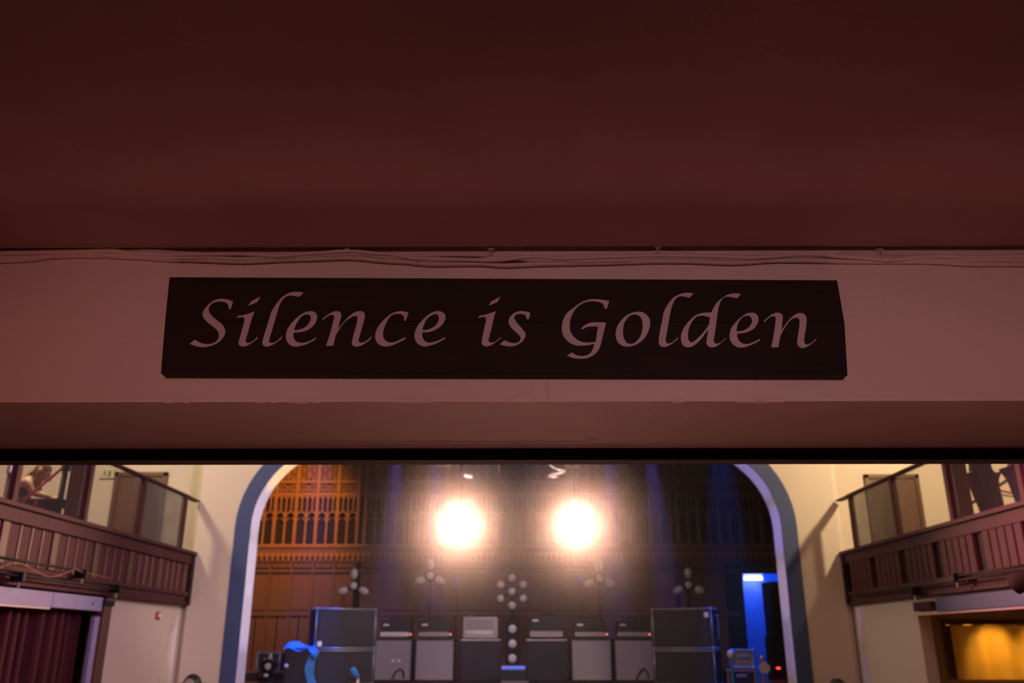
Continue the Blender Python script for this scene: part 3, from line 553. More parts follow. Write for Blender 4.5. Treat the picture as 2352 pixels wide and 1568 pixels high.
clamp(268, 1352, -5.02, 'small black clamp at the end of the lower pipe on the left balcony', .05)
wv = [PX(-20 + 13 * i, 1296 + 12.5 * math.sin(i * .55 + 2.2) * (.35 + .65 * (i < 16)) + i * 1.15 + 4, -5.0) for i in range(22)]
tag(MB().tube(wv, .005, 6).build('loose_cable', M['woodlt'], smooth=True), 'brownish slack cable looping along the left balcony pipes', 'cable')
a = PX(2197, 1322, 5.02); b_ = PX(2330, 1299, 5.02)
pipe(1, [(5.02, a.y, a.z), (5.02, b_.y - .5, a.z)], 'lighting_pipe', 'upper black lighting pipe clamped along the right balcony front')
a2 = PX(1962, 1368, 5.02)
pipe(1, [(5.02, a2.y, 2.37), (5.02, 7.2, 2.37)], 'lighting_pipe', 'lower black lighting pipe below the right balcony battens')
clamp(2197, 1326, 5.02, 'black pipe clamp at the end of the upper pipe on the right balcony')
clamp(2100, 1358, 5.02, 'small black clamp low on the right balcony front', .05)
# stage lantern at the right frame edge
p = PX(2392, 1305, 4.95)
t = thing('stage_lantern', p, 'black stage lantern hanging on the right balcony pipe at the picture edge', 'stage light')
MB().tube([p + Vector((.05, -.25, .0)), p + Vector((-.12, .10, -.10)), p + Vector((-.17, .19, -.13))], [.085, .085, .10], 14).build('lamp_housing', M['void'], t, smooth=True)
MB().tube([p + Vector((-.05, -.02, .12)), p + Vector((.03, -.02, .08)), p + Vector((.03, -.02, -.1))], .012, 6).build('yoke', M['black'], t)
MB().tube([p + Vector((-.17, .19, -.13)), p + Vector((-.175, .20, -.135))], .085, 14).build('lamp_lens', M['shoe'], t)
MB().tube([p + Vector((.0, .05, .0)), p + Vector((.02, .2, .04)), p + Vector((.06, .5, -.02)), p + Vector((.06, .7, .02))], .007, 6).build('power_lead', M['black'], t)

# ------------------------------------------------------------------ stage
struct(MB().box((-6.1, 13.2, 0), (6.1, 19.6, 1.0)).build('stage_floor', M['floorw'])); bpy.data.objects['stage_floor'].name = 'floor_stage'
struct(MB().box((-6.25, 14.76, 0), (-6.1, 19.6, 8.4)).build('wall_stage_left', M['wood']))
struct(MB().box((6.1, 14.76, 0), (6.25, 19.6, 8.4)).build('wall_stage_right', M['wood']))
SYB = 19.5
dx0 = PY(1706, 1400, SYB).x; dx1 = 5.95; dzt = PY(1730, 1316, SYB).z
struct(MB().box((-6.1, SYB + .1, 1.0), (dx0, SYB + .2, 8.4)).box((dx0, SYB + .1, dzt), (6.1, SYB + .2, 8.4)).box((dx1, SYB + .1, 1), (6.1, SYB + .2, dzt)).build('wall_back', M['void']))
# blue lit room behind the doorway
struct(MB().box((dx0 - 1, 21.2, .8), (7.2, 21.3, 4)).box((7.1, 19.7, .8), (7.2, 21.2, 4)).box((dx0 - 1, 19.7, .8), (dx0 - .9, 21.2, 4)).build('wall_back_room', M['bluewall']))
struct(MB().box((dx0 - 1, 19.7, dzt + .35), (7.2, 21.3, dzt + .45)).build('ceiling_back_room', M['bluewall']))
struct(MB().box((dx0 - 1, 19.6, .8), (7.2, 21.3, 1.0)).build('floor_back_room', M['floorw']))
p0, p1 = PY(1708, 1328, 21.0), PY(1750, 1328, 21.0)
t = thing('tube_lamp', (p0 + p1) / 2, 'bright white tube lamp glowing inside the blue doorway', 'lamp')
MB().tube([p0, p1], .035, 10).build('lamp_tube', M['tubew'], t)
MB().box((p0.x, 21.05, p0.z + .05), (p1.x, 21.19, p0.z + .13)).build('lamp_fitting', M['ampwhite'], t)
MB().box((p0.x - .03, 20.96, p0.z - .045), (p0.x, 21.1, p0.z + .12)).build('lamp_end_cap', M['ampwhite'], t)
MB().box((p1.x, 20.96, p0.z - .045), (p1.x + .03, 21.1, p0.z + .12)).build('lamp_end_cap', M['ampwhite'], t)
light('AREA', 'blue_room_light', ((dx0 + 6.4) / 2, 20.1, dzt + .2), 34, (0, .10, 1), ((dx0 + 6.2) / 2, 21.2, 1.8), .5)
light('POINT', 'blue_room_tube', ((p0.x + p1.x) / 2, 20.92, p0.z - .05), .3, (.2, .3, 1), size=.05)

# timber screen: posts, mullions, tracery, panels
scn = thing('timber_screen', (0, SYB, 1.0), 'carved dark oak gothic screen panelling across the back of the stage', 'screen')
groups = [[-5.90, -5.43, -4.96, -4.49, -4.03, -3.57], [-3.4 + 6.8 * i / 15 for i in range(16)], [3.57, 4.03, 4.49, 4.96, 5.43, 5.90]]
TOPZ = 7.6
post0 = None
def share(proto, x):
    c = proto.copy(); COL.objects.link(c); c.parent = scn; c.location = (x, 0, 0); return c
def local_mb(mb): return mb   # coordinates local to the screen empty: x, y-SYB, z-1
tr0 = pn0 = pl0 = tooth0 = fr0 = None
def make_tracery(wd):
    h = wd / 2; d = .05; m = MB(); bw = .030
    y = -.03
    m.bar((h, y, 2.75), (h, y, 3.42), .04, d)
    for side in (0, 1):
        x0 = side * h; x1 = x0 + h
        n = 5
        for sgn, xs in ((1, x0), (-1, x1)):
            pv = None
            for i in range(n + 1):
                a = (PI / 2) * i / n * .92
                x = xs + sgn * (h / 2) * (1 - math.cos(a)) ; z = 3.28 + .19 * math.sin(a)
                if pv: m.bar(pv, (x, y, z), bw, d)
                pv = (x, y, z)
        # cusps
        m.bar((x0 + h * .12, y, 3.27), (x0 + h * .34, y, 3.34), .02, d * .7); m.bar((x1 - h * .12, y, 3.27), (x1 - h * .34, y, 3.34), .02, d * .7)
    for k in (1, 2, 3): m.bar((wd * k / 4, y, 3.46 if k != 2 else 3.40), (wd * k / 4, y, 3.84), .026, d)
    for k in range(4):
        m.bar((wd * k / 4 + .01, y, 3.76), (wd * (k + .5) / 4, y, 3.83), .018, d); m.bar((wd * (k + 1) / 4 - .01, y, 3.76), (wd * (k + .5) / 4, y, 3.83), .018, d)
    m.bar((0, y, 3.86), (wd, y, 3.86), .05, d * 1.2)
    for k in (0, 1): m.ring((wd * (k * 2 + 1) / 4, y, 4.0), .088, .013)
    for k in (0, 1):
        for q in range(4):
            a = q * PI / 2 + PI / 4; m.bar((wd * (k * 2 + 1) / 4 + .09 * math.cos(a), y, 4.0 + .09 * math.sin(a)), (wd * (k * 2 + 1) / 4 + .03 * math.cos(a), y, 4.0 + .03 * math.sin(a)), .018, d * .6)
    m.bar((0, y, 4.14), (wd, y, 4.14), .05, d * 1.2)
    for r_ in range(3):
        zc = 4.28 + .215 * r_
        for k in (0, 1):
            m.ring((wd * (k * 2 + 1) / 4, y, zc), .095, .013)
            for q in range(4):
                a = q * PI / 2; m.bar((wd * (k * 2 + 1) / 4 + .10 * math.cos(a), y, zc + .10 * math.sin(a)), (wd * (k * 2 + 1) / 4 + .035 * math.cos(a), y, zc + .035 * math.sin(a)), .02, d * .6)
    m.bar((h, y, 4.17), (h, y, 4.8), .02, d); m.bar((0, y, 4.83), (wd, y, 4.83), .05, d * 1.2)
    m.bar((h, y, 4.85), (h, y, 6.5), .03, d); m.bar((h / 2, y, 4.85), (h / 2, y, 6.5), .02, d); m.bar((h * 1.5, y, 4.85), (h * 1.5, y, 6.5), .02, d)
    return m
protos = {}
for gi, gx in enumerate(groups):
    for x in gx:
        if post0 is None:
            post0 = MB().box((-.032, -.085, 2.70), (.032, .02, TOPZ - 1)).box((-.014, -.105, 2.72), (.014, -.085, TOPZ - 1)).build('post', M['woodlt'], scn, local=True); post0.location = (x, 0, 0)
            low0 = MB().box((-.028, -.045, 0), (.028, .02, 2.24)).build('stile', M['wood'], scn, local=True); low0.location = (x, 0, 0)
            fr0 = MB().box((-.022, -.05, 2.2), (.022, .02, 2.42)).build('stile', M['wood'], scn, local=True); fr0.location = (x, 0, 0)
        else:
            share(post0, x)
            if x < dx0 - .1: share(low0, x); share(fr0, x)
    for xa_, xb_ in zip(gx[:-1], gx[1:]):
        wd = round(xb_ - xa_, 4)
        if wd not in protos:
            protos[wd] = (make_tracery(wd).build('tracery', M['woodlt'], scn, local=True),
                          MB().box((.03, -.02, 1.36), (wd - .03, .0, 2.14)).build('panel', M['wood'], scn, local=True, bevel=.012),
                          MB().box((.03, -.02, .02), (wd / 2 - .012, .0, 1.22)).build('panel', M['wood'], scn, local=True, bevel=.01),
                          MB().box((.03, -.02, 2.25), (wd - .03, .0, 2.38)).build('panel', M['wood'], scn, local=True, bevel=.01))
            for o in protos[wd]: o.location = (xa_, 0, 0)
            share(protos[wd][2], xa_ + wd / 2 - .015)
        else:
            share(protos[wd][0], xa_)
            if xb_ < dx0:
                for o in protos[wd][1:]: share(o, xa_)
                share(protos[wd][2], xa_ + wd / 2 - .015)
XR = dx0 - .02
for a_, b_, z0_, z1_, y0_, nm in ((-6.05, 6.05, 2.68, 2.75, -.12, 'sill'), (-6.05, 6.05, 2.56, 2.68, -.09, 'cornice'), (-6.05, XR, 2.38, 2.44, -.05, 'rail'), (-6.05, XR, 2.15, 2.21, -.07, 'rail'), (-6.05, XR, 1.24, 1.34, -.06, 'rail'), (-6.05, XR, 0, .1, -.06, 'skirting')):
    MB().box((a_, y0_, z0_), (b_, .02, z1_)).build(nm, M['woodlt'] if nm == 'sill' else M['wood'], scn, local=True, bevel=.008)
MB().box((-6.08, .0, 0), (XR, .06, 2.56)).box((XR, 0, dzt - 1 + .02), (6.08, .06, 2.7)).build('backing_board', M['void'], scn, local=True)
MB().box((XR - .02, -.08, 0), (XR + .05, .1, dzt - 1)).box((XR + .05, -.08, dzt - 1), (5.95, .1, dzt - 1 + .06)).build('doorway_frame', M['void'], scn, local=True)
k = 0; x = -5.98
while x < 5.98:
    if tooth0 is None:
        mt = MB()
        pr = [(-.055, 2.57), (-.05, 2.50), (-.025, 2.46), (-.012, 2.39), (0, 2.36), (.012, 2.39), (.025, 2.46), (.05, 2.50), (.055, 2.57)]
        n = len(pr); mt.add([(px_, -.10, z_) for px_, z_ in pr] + [(px_, -.07, z_) for px_, z_ in pr], [tuple(range(n)), tuple(range(2 * n - 1, n - 1, -1))] + [(i, n + i, n + (i + 1) % n, (i + 1) % n) for i in range(n)])
        tooth0 = mt.build('pendant', M['woodlt'], scn, local=True); tooth0.location = (x, 0, 0)
    else:
        share(tooth0, x)
    x += .118
# upper boards behind the tracery above the lancets
MB().box((-6.08, .03, 3.86), (6.08, .08, 6.6)).build('upper_backing', M['wood'], scn, local=True)
MB().box((-6.08, .06, 2.75), (6.08, .09, 3.86)).build('upper_backing', M['void'], scn, local=True)

# ------------------------------------------------------------------ amplifiers
def amp_head(px0, px1, pyt, pyb, Y, label, strip='ampwhite', face='blackish', led=False, framed=False, z=None):
    a = PY(px0, pyt, Y); b = PY(px1, pyb, Y)
    if z is not None: zb0 = z
    else: zb0 = b.z
    t = thing('amplifier_head', ((a.x + b.x) / 2, Y, zb0), label, 'amplifier', 'amplifier heads on the backline')
    MB().box((a.x, Y, zb0 + .012), (b.x, Y + .28, a.z)).build('cabinet', M['grillelt' if framed else face], t, bevel=.02)
    w_ = b.x - a.x
    hh = a.z - zb0
    if framed:
        MB().box((a.x + .05, Y - .006, zb0 + hh * .45), (b.x - .08, Y + .002, a.z - .05)).build('grille', M['grille'], t)
        cpn = MB().box((a.x + .05, Y - .010, zb0 + hh * .22), (b.x - .10, Y + .002, zb0 + hh * .36)).build('control_panel', M['ampwhite'], t)
    else:
        MB().box((a.x + .04, Y - .006, zb0 + hh * .42), (b.x - .04, Y + .002, a.z - .03)).build('grille', M[face], t)
        cpn = MB().box((a.x + .01, Y - .012, zb0 + hh * .10), (b.x - .03, Y + .002, zb0 + hh * .34)).build('control_panel', M[strip], t, bevel=.004)
        lg = MB().box((a.x + .06, Y - .012, a.z - .10), (a.x + .17, Y - .006, a.z - .065)); lg.build('badge', M['ampwhite'], t, bevel=.01)
    for i in range(6):
        kx = a.x + .08 + (w_ - .2) * i / 5.5; kz = zb0 + hh * (.22 if not framed else .29)
        MB().tube([(kx, Y - .03, kz), (kx, Y - .01, kz)], .011, 8).build('knob', M['knob'], cpn)
    if led:
        MB().ellip((b.x - .0, Y - .012, zb0 + hh * .22), (.016, .012, .016), 8, 6).build('pilot_lamp', M['led2'], cpn)
    MB().tube([(a.x + w_ * .3, Y + .12, a.z), (a.x + w_ * .34, Y + .12, a.z + .03), (a.x + w_ * .66, Y + .12, a.z + .03), (a.x + w_ * .7, Y + .12, a.z)], .012, 6).build('handle', M['black'], t)
    for fx in (a.x + .06, b.x - .06):
        MB().tube([(fx, Y + .05, zb0), (fx, Y + .05, zb0 + .014)], .02, 8).build('foot', M['black'], t)
    return t
def speaker_cab(px0, px1, pyt, Y, label, cloth='grille', line=False, logo=None, hang=False):
    a = PY(px0, pyt, Y); b = PY(px1, pyt, Y)
    t = thing('speaker_cabinet', ((a.x + b.x) / 2, Y, 1.0), label, 'speaker', 'speaker cabinets on the backline')
    MB().box((a.x - .035, Y, 1.02), (b.x + .035, Y + .36, a.z + .035)).build('cabinet', M['blackish'], t, bevel=.015)
    MB().box((a.x, Y - .008, 1.05), (b.x, Y + .004, a.z - .005)).build('grille_cloth', M[cloth], t, bevel=.004)
    if line: MB().tube([(a.x - .03, Y - .01, a.z + .02), (b.x + .03, Y - .01, a.z + .02)], .011, 6).build('piping', M['ampwhite'], t)
    if logo:
        for lx in logo: MB().ellip((lx + a.x, Y - .012, a.z - .36), (.035, .006, .02), 10, 6).build('badge', M['ampwhite'], t)
    if hang:
        x_ = b.x - .2
        MB().tube([(x_ - .12, Y - .02, 1.06), (x_ - .05, Y - .03, 1.2), (x_ + .03, Y - .03, 1.25), (x_ + .08, Y - .03, 1.2), (x_ + .1, Y - .02, 1.08)], .014, 6).build('lead', M['black'], t, smooth=True)
    for fx in (a.x, b.x):
        for fy in (.05, .3): MB().tube([(fx, Y + fy, 1.0), (fx, Y + fy, 1.025)], .025, 8).build('foot', M['black'], t)
    return a.z + .035
YA = 17.0
zc = speaker_cab(864, 944, 1470, YA, 'grey-fronted speaker cabinet directly right of the big left black cases', logo=(.33, .44), hang=True)
amp_head(874, 943, 1424, 1462, YA + .03, 'amplifier head with a bright white control strip, left end of the row', led=True, z=zc)
zc = speaker_cab(957, 1041, 1470, YA, 'grey-fronted speaker cabinet second from the left of the backline')
amp_head(962, 1035, 1424, 1462, YA + .03, 'amplifier head with lilac control strip and red pilot lamp left of centre', 'grillelt', led=True, z=zc)
zc = speaker_cab(1062, 1146, 1472, YA, 'dark-fronted speaker cabinet just left of the centre lamp column', 'blackish', line=True)
amp_head(1064, 1143, 1416, 1462, YA + .03, 'pale silver-fronted amplifier head left of the centre lamp column', framed=True, z=zc)
zc = speaker_cab(1213, 1298, 1472, YA, 'dark-fronted speaker cabinet just right of the centre lamp column', 'blackish', line=True)
amp_head(1216, 1296, 1414, 1462, YA + .03, 'black amplifier head with lilac strip right of the centre lamp column', 'grillelt', led=False, z=zc)
zc = speaker_cab(1314, 1401, 1470, YA, 'grey-fronted speaker cabinet second from the right of the backline', logo=None)
amp_head(1318, 1394, 1424, 1462, YA + .03, 'amplifier head with red pilot lamp on the second cabinet from the right', 'grillelt', led=True, z=zc)
zc = speaker_cab(1413, 1497, 1470, YA, 'grey-fronted speaker cabinet at the right end, beside the right black cases', hang=True)
amp_head(1416, 1492, 1424, 1462, YA + .03, 'amplifier head at the right end of the row beside the black cases', 'grillelt', led=True, z=zc)

# ------------------------------------------------------------------ large black equipment boxes
def big_box(cx, cy, z0, z1, w_, d_, rz, label, tagpos, name='equipment_case', handle=False):
    t = thing(name, (cx, cy, z0), label, 'case', 'large black cases beside the backline', rz)
    h = z1 - z0
    MB().box((-w_ / 2, 0, .01), (w_ / 2, d_, h - .01)).build('body', M['blackish'], t, local=True, bevel=.015)
    MB().box((-w_ / 2 + .05, -.012, .05), (w_ / 2 - .05, .002, h - .06)).build('front_panel', M['blackish'], t, local=True, bevel=.004)
    r = .019
    for zz in (r, h - r):
        MB().tube([(-w_ / 2, 0, zz), (w_ / 2, 0, zz)], r, 8).build('edge_trim', M['trimm'], t, local=True, smooth=True)
        for sx in (-1, 1): MB().tube([(sx * w_ / 2, 0, zz), (sx * w_ / 2, d_, zz)], r, 8).build('edge_trim', M['trimm'], t, local=True, smooth=True)
    for sx in (-1, 1):
        MB().tube([(sx * w_ / 2, 0, 0.005), (sx * w_ / 2, 0, h - .005)], r * .8, 8).build('edge_trim', M['trimm'], t, local=True, smooth=True)
        for zz in (.02, h - .02): MB().ellip((sx * w_ / 2, 0, zz), (.028, .028, .028), 10, 8).build('corner_ball', M['trimm'], t, local=True, smooth=True)
    if tagpos: MB().box((tagpos[0], -.02, tagpos[1]), (tagpos[0] + .075, -.012, tagpos[1] + .085)).build('label_patch', M['ampwhite'], t, local=True)
    if handle: MB().tube([(w_ / 2 + .02, .3, h * .25), (w_ / 2 + .05, .3, h * .28), (w_ / 2 + .05, .3, h * .8), (w_ / 2 + .02, .3, h * .83)], .012, 6).build('side_handle', M['trimm'], t, local=True)
    return t
YB = 15.9
zt = PY(800, 1396, YB).z; zm = PY(800, 1491, YB).z
lx0, lx1 = PY(724, 1450, YB - .25).x, PY(861, 1450, YB + .2).x
cx = (lx0 + lx1) / 2; wbox = (lx1 - lx0) / math.cos(.42)
big_box(cx, YB, zm, zt, wbox, .6, .42, 'upper black case left of the amplifiers with blue lit top edge', (-wbox / 2 + .04, .05))
big_box(cx, YB, 1.0, zm - .005, wbox, .6, .42, 'lower black case left of the amplifiers under the blue edged one', None)
rx0, rx1 = PY(1500, 1450, YB + .2).x, PY(1637, 1450, YB - .25).x
cxr = (rx0 + rx1) / 2
big_box(cxr, YB, zm, zt, wbox, .6, -.42, 'upper black case right of the amplifiers with blue lit top edge', (wbox / 2 - .12, zt - zm - .16), handle=True)
big_box(cxr, YB, 1.0, zm - .005, wbox, .6, -.42, 'lower black case right of the amplifiers under the blue edged one', None)

# ------------------------------------------------------------------ three lobed floor lamps on stands
def petal_light(px, py, Y, label, sc=1.0, tilt=0, hubpx=8):
    p = PY(px, py, Y)
    t = thing('cluster_lamp', (p.x, Y, 1.0), label, 'stage light', 'three lobed cluster lamps behind the amplifiers')
    MB().tube([(p.x, Y + .1, 1.03), (p.x, Y + .1, p.z)], .018, 8).build('pole', M['black'], t)
    MB().tube([(p.x, Y + .1, 1.0), (p.x, Y + .1, 1.03)], .2, 16).build('base_plate', M['black'], t)
    MB().ellip((p.x, Y, p.z), (.075 * sc, .06, .08 * sc), 14, 10).build('centre_lens', M['lens'], t, smooth=True)
    MB().ellip((p.x, Y + .07, p.z), (.10, .05, .10), 12, 8).build('hub', M['black'], t, smooth=True)
    for a in (90, 205, 335):
        r = math.radians(a + tilt); u = Vector((math.cos(r), 0, math.sin(r)))
        c0 = Vector((p.x, Y, p.z)) + u * .13 * sc; c1 = c0 + u * .21 * sc
        pts = [c0 + (c1 - c0) * i / 6 for i in range(7)]
        MB().tube(pts, [.035, .062, .075, .078, .07, .055, .02], 10).build('petal_lens', M['lens'], t, smooth=True)
        MB().bar(p + Vector((0, .07, 0)), c1 + Vector((0, .07, 0)) - u * .05, .05, .02).build('arm', M['black'], t)
    return t
petal_light(812, 1345, 17.8, 'cluster lamp with three lens lobes above the left black cases')
petal_light(988, 1322, 17.8, 'cluster lamp with three lens lobes below the left bright blinder', .95)
petal_light(1377, 1327, 17.8, 'cluster lamp with three lens lobes below the right bright blinder')
petal_light(1582, 1343, 17.8, 'cluster lamp with three lens lobes above the right black cases')
p = PY(1176, 1358, 17.8)
t = thing('seven_lens_lamp', (p.x, 17.8, 1.0), 'ring of six round lenses around a seventh, at stage centre', 'stage light')
for i in range(7):
    c = Vector(p) if i == 6 else p + Vector((.262 * math.sin(i * PI / 3), 0, .262 * math.cos(i * PI / 3)))
    MB().tube([c + Vector((0, .10, 0)), c + Vector((0, -.01, 0))], .088, 16).build('lamp_housing', M['black'], t)
    MB().ellip(c + Vector((0, -.01, 0)), (.076, .03, .076), 14, 8).build('lens', M['lens'], t, smooth=True)
    if i < 6: MB().bar(p + Vector((0, .08, 0)), c + Vector((0, .08, 0)), .03, .03).build('arm', M['black'], t)
MB().tube([(p.x, 17.92, 1.03), (p.x, 17.92, p.z + .1)], .02, 8).build('pole', M['black'], t)
MB().tube([(p.x, 17.92, 1.0), (p.x, 17.92, 1.03)], .22, 16).build('base_plate', M['black'], t)
p = PY(1177, 1478, 16.9)
t = thing('lamp_column', (p.x, 16.9, 1.0), 'upright black column with three round lenses between the centre amplifiers', 'stage light')
ztc = PY(1177, 1425, 16.9).z
MB().box((p.x - .12, 16.92, 1.0), (p.x + .12, 17.1, ztc)).build('column_housing', M['black'], t, bevel=.02)
for py in (1444, 1478, 1512):
    q = PY(1177, py, 16.9)
    MB().ellip((q.x, 16.92, q.z), (.078, .03, .078), 14, 8).build('lens', M['lens'], t, smooth=True)
q0, q1 = PY(1152, 1533, 16.6), PY(1206, 1533, 16.6)
t = thing('blue_edge_case', ((q0.x + q1.x) / 2, 16.6, 1.0), 'low black case whose blue lit top edge is made to glow at stage centre', 'stage light')
MB().box((q0.x - .02, 16.6, 1.0), (q1.x + .02, 16.8, q0.z - .03)).build('housing', M['blackish'], t, bevel=.01)
MB().box((q0.x, 16.59, q0.z - .028), (q1.x, 16.7, q0.z + .028)).build('glow_edge', M['blueedge'], t, bevel=.01)  # no lamp: blue light on the case edge, made to glow
q0, q1 = PY(1150, 1567, 16.2), PY(1214, 1567, 16.2)
t = thing('floor_monitor', ((q0.x + q1.x) / 2, 16.2, 1.0), 'low dark floor box with a faint blue front edge below the low centre case', 'speaker')
MB().box((q0.x, 16.2, 1.0), (q1.x, 16.5, q0.z + .0)).build('housing', M['blackish'], t, bevel=.01)
MB().box((q0.x, 16.19, q0.z - .0), (q1.x, 16.22, q0.z + .022)).build('edge_strip', M['trimm'], t)

# ------------------------------------------------------------------ bright blinders in front, hung from a bar
BY = 14.9
for px, lb in ((1057, 'left'), (1323, 'right')):
    p = PY(px, 1207, BY)
    t = thing('blinder_lamp', p, 'glaring white stage blinder hanging over the stage, %s one of the two' % lb, 'stage light', 'bright blinders above the stage')
    MB().tube([p + Vector((0, .30, .02)), p + Vector((0, .16, 0)), p + Vector((0, .01, 0))], [.10, .22, .27], 24).build('lamp_housing', M['black'], t, smooth=True)
    MB().tube([p + Vector((0, .008, 0)), p + Vector((0, -.002, 0))], .24, 24).build('lamp_lens', M['lampw'], t)
    MB().tube([p + Vector((-.27, .1, 0)), p + Vector((-.27, .1, .32)), p + Vector((.27, .1, .32)), p + Vector((.27, .1, 0))], .015, 6).build('yoke', M['black'], t)
    MB().tube([p + Vector((0, .1, .32)), Vector((p.x, p.y + .1, 6.3))], .018, 8).build('drop_pipe', M['black'], t)
    light('SPOT', 'blinder_light', p + Vector((0, -.10, 0)), 1500, (1, .50, .33), p + Vector((0, -5, -.6)), .10, 100, .6)
tag(MB().tube([(-4.0, BY + .1, 6.3), (4.0, BY + .1, 6.3)], .03, 10).build('lighting_bar', M['black']), 'black overhead bar from which the two blinders hang', 'lighting bar')
for s in (-1, 1):
    MB().tube([(s * 3.6, BY + .1, 6.3), (s * 3.6, BY + .1, 8.4)], .012, 6).build('hanger_wire', M['steel'], bpy.data.objects['lighting_bar'])
# bright loops of cable and small fittings hanging under the arch
def hang(path, Y, r, m, name, label, cat='cable'):
    q_ = PY(path[0][0], path[0][1], Y)
    return tag(MB().tube(([(q_.x, Y, 8.4)] if path[0][1] < 1050 else []) + [PY(x, y, Y) for x, y in path], r, 6).build(name, M[m], smooth=True), label, cat)
hang([(1262, 1040), (1261, 1061), (1265, 1069), (1275, 1076), (1298, 1081), (1294, 1084), (1280, 1087), (1264, 1090), (1259, 1094), (1268, 1095), (1279, 1093)], 13.6, .012, 'ampwhite', 'hanging_cable', 'bright looped cable end dangling above the right blinder')
hang([(1067, 1091), (1075, 1093), (1085, 1094)], 13.6, .022, 'ampwhite', 'hanging_fitting', 'short pale rod hanging by a thin wire above the left blinder', 'fitting')
q_ = PY(1076, 1091, 13.61); MB().tube([(q_.x, 13.61, 8.4), q_], .003, 6).build('wire', M['black'], bpy.data.objects['hanging_fitting'])
hang([(1146, 1040), (1146, 1087)], 13.6, .006, 'grillelt', 'hanging_wire', 'thin pale hanging wire between the two blinders', 'wire')
for s, lb in ((-1, 'left'), (1, 'right')):
    c = 1166
    pts = [(c + s * 168, 1072), (c + s * 140, 1072), (c + s * 140, 1069), (c + s * 135, 1069), (c + s * 131, 1060), (c + s * 115, 1060), (c + s * 60, 1060)] if s > 0 else [(1000, 1070), (1027, 1070), (1027, 1073), (1034, 1069), (1035, 1060), (1050, 1060), (1100, 1060)]
    t = thing('hanging_truss', PY(c + s * 100, 1060, 14.6), 'dark stepped hanging frame edge high over the %s blinder' % lb, 'frame')
    MB().tube([PY(x, y, 14.6) for x, y in pts], .008, 6).build('frame_edge', M['brass'], t)
    a = PY(pts[0][0], 1060, 14.62); b = PY(pts[-1][0], 1059, 14.62)
    MB().box((min(a.x, b.x), 14.62, a.z + .01), (max(a.x, b.x), 14.8, a.z + .5)).build('frame_body', M['black'], t, bevel=.01)
    for xx in (min(a.x, b.x) + .1, max(a.x, b.x) - .1): MB().tube([(xx, 14.7, a.z + .5), (xx, 14.7, 8.38)], .01, 6).build('chain', M['steel'], t)

# ------------------------------------------------------------------ small stage things, left
def framed_case(px0, px1, pyt, pyb, Y, label, top='trimm', fill='blackish', zbot=None):
    a = PY(px0, pyt, Y); b = PY(px1, pyb, Y); z0_ = b.z if zbot is None else zbot
    t = thing('flight_case', ((a.x + b.x) / 2, Y, z0_), label, 'case')
    MB().box((a.x, Y, z0_), (b.x, Y + .4, a.z)).build('body', M[fill], t, bevel=.01)
    r = .02
    for A, B in (((a.x, a.z), (b.x, a.z)), ((a.x, z0_ + r), (b.x, z0_ + r)), ((a.x, z0_ + r), (a.x, a.z)), ((b.x, z0_ + r), (b.x, a.z))):
        MB().tube([(A[0], Y, A[1]), (B[0], Y, B[1])], r, 8).build('edge_trim', M[top], t)
    for cx_, cz_ in ((a.x, a.z), (b.x, a.z), (a.x, z0_ + r), (b.x, z0_ + r)): MB().ellip((cx_, Y, cz_), (.03, .03, .03), 10, 8).build('corner_ball', M[top], t, smooth=True)
    MB().box(((a.x + b.x) / 2 - .09, Y - .02, (a.z + z0_) / 2 + .02), ((a.x + b.x) / 2 + .09, Y, (a.z + z0_) / 2 + .07)).build('handle', M['trimm'], t, bevel=.01)
    return t, a.z
_, zz = framed_case(592, 640, 1499, 1536, 16.6, 'small pale-edged flight case left of the covered stack', zbot=PY(615, 1541, 16.6).z)
framed_case(560, 650, 1543, 1568, 16.6, 'wide dark trunk under the small pale-edged flight case', 'woodlt', zbot=1.0)
p = PY(616, 1530, 16.2)
t = thing('floor_lantern', (p.x, 16.2, 1.0), 'small black lantern with a pale lens in front of the left flight case', 'stage light')
MB().tube([(p.x, 16.25, 1.03), (p.x, 16.25, p.z - .08)], .02, 8).build('pole', M['black'], t)
MB().tube([(p.x, 16.25, 1.0), (p.x, 16.25, 1.03)], .15, 14).build('base_plate', M['black'], t)
MB().tube([(p.x, 16.4, p.z), (p.x, 16.22, p.z), (p.x, 16.18, p.z)], [.09, .12, .13], 16).build('lamp_housing', M['black'], t, smooth=True)
MB().ellip((p.x, 16.17, p.z), (.06, .03, .06), 12, 8).build('lens', M['lens'], t, smooth=True)
MB().tube([(p.x + .03, 16.16, p.z + .12), (p.x + .03, 16.2, p.z + .2)], .03, 10).build('knob', M['lens'], t)
MB().box((p.x - .05, 16.15, p.z - .17), (p.x + .02, 16.2, p.z - .12)).build('clamp', M['ampwhite'], t, bevel=.01)
a = PY(655, 1487, 15.4); b = PY(712, 1568, 15.4)
t = thing('covered_stack', ((a.x + b.x) / 2, 15.4, 1.0), 'black equipment stack with a cloth coloured as if lit blue thrown over it', 'case')
MB().box((a.x, 15.4, 1.0), (b.x - .06, 15.85, a.z)).build('body', M['blackish'], t, bevel=.03)
mb = MB()
n = 10; top = []; bot = []
for i in range(n + 1):
    u = i / n; x = a.x - .03 + (b.x - a.x + .05) * u
    top.append((x, 15.62, a.z + .05 + .05 * math.sin(u * 6) + .02 * random.random())); bot.append((x, 15.37, a.z - .03 + .03 * math.sin(u * 9)))
mb.strip(bot, top); mb.strip(top, [(x, 15.86, a.z + .01) for x, _, _ in top]); mb.build('cloth', M['bluelit'], t, smooth=True)
cl = []
for i in range(9): cl.append((b.x - .07 + .03 * math.sin(i), 15.37, a.z - i * (a.z - 1.05) / 8))
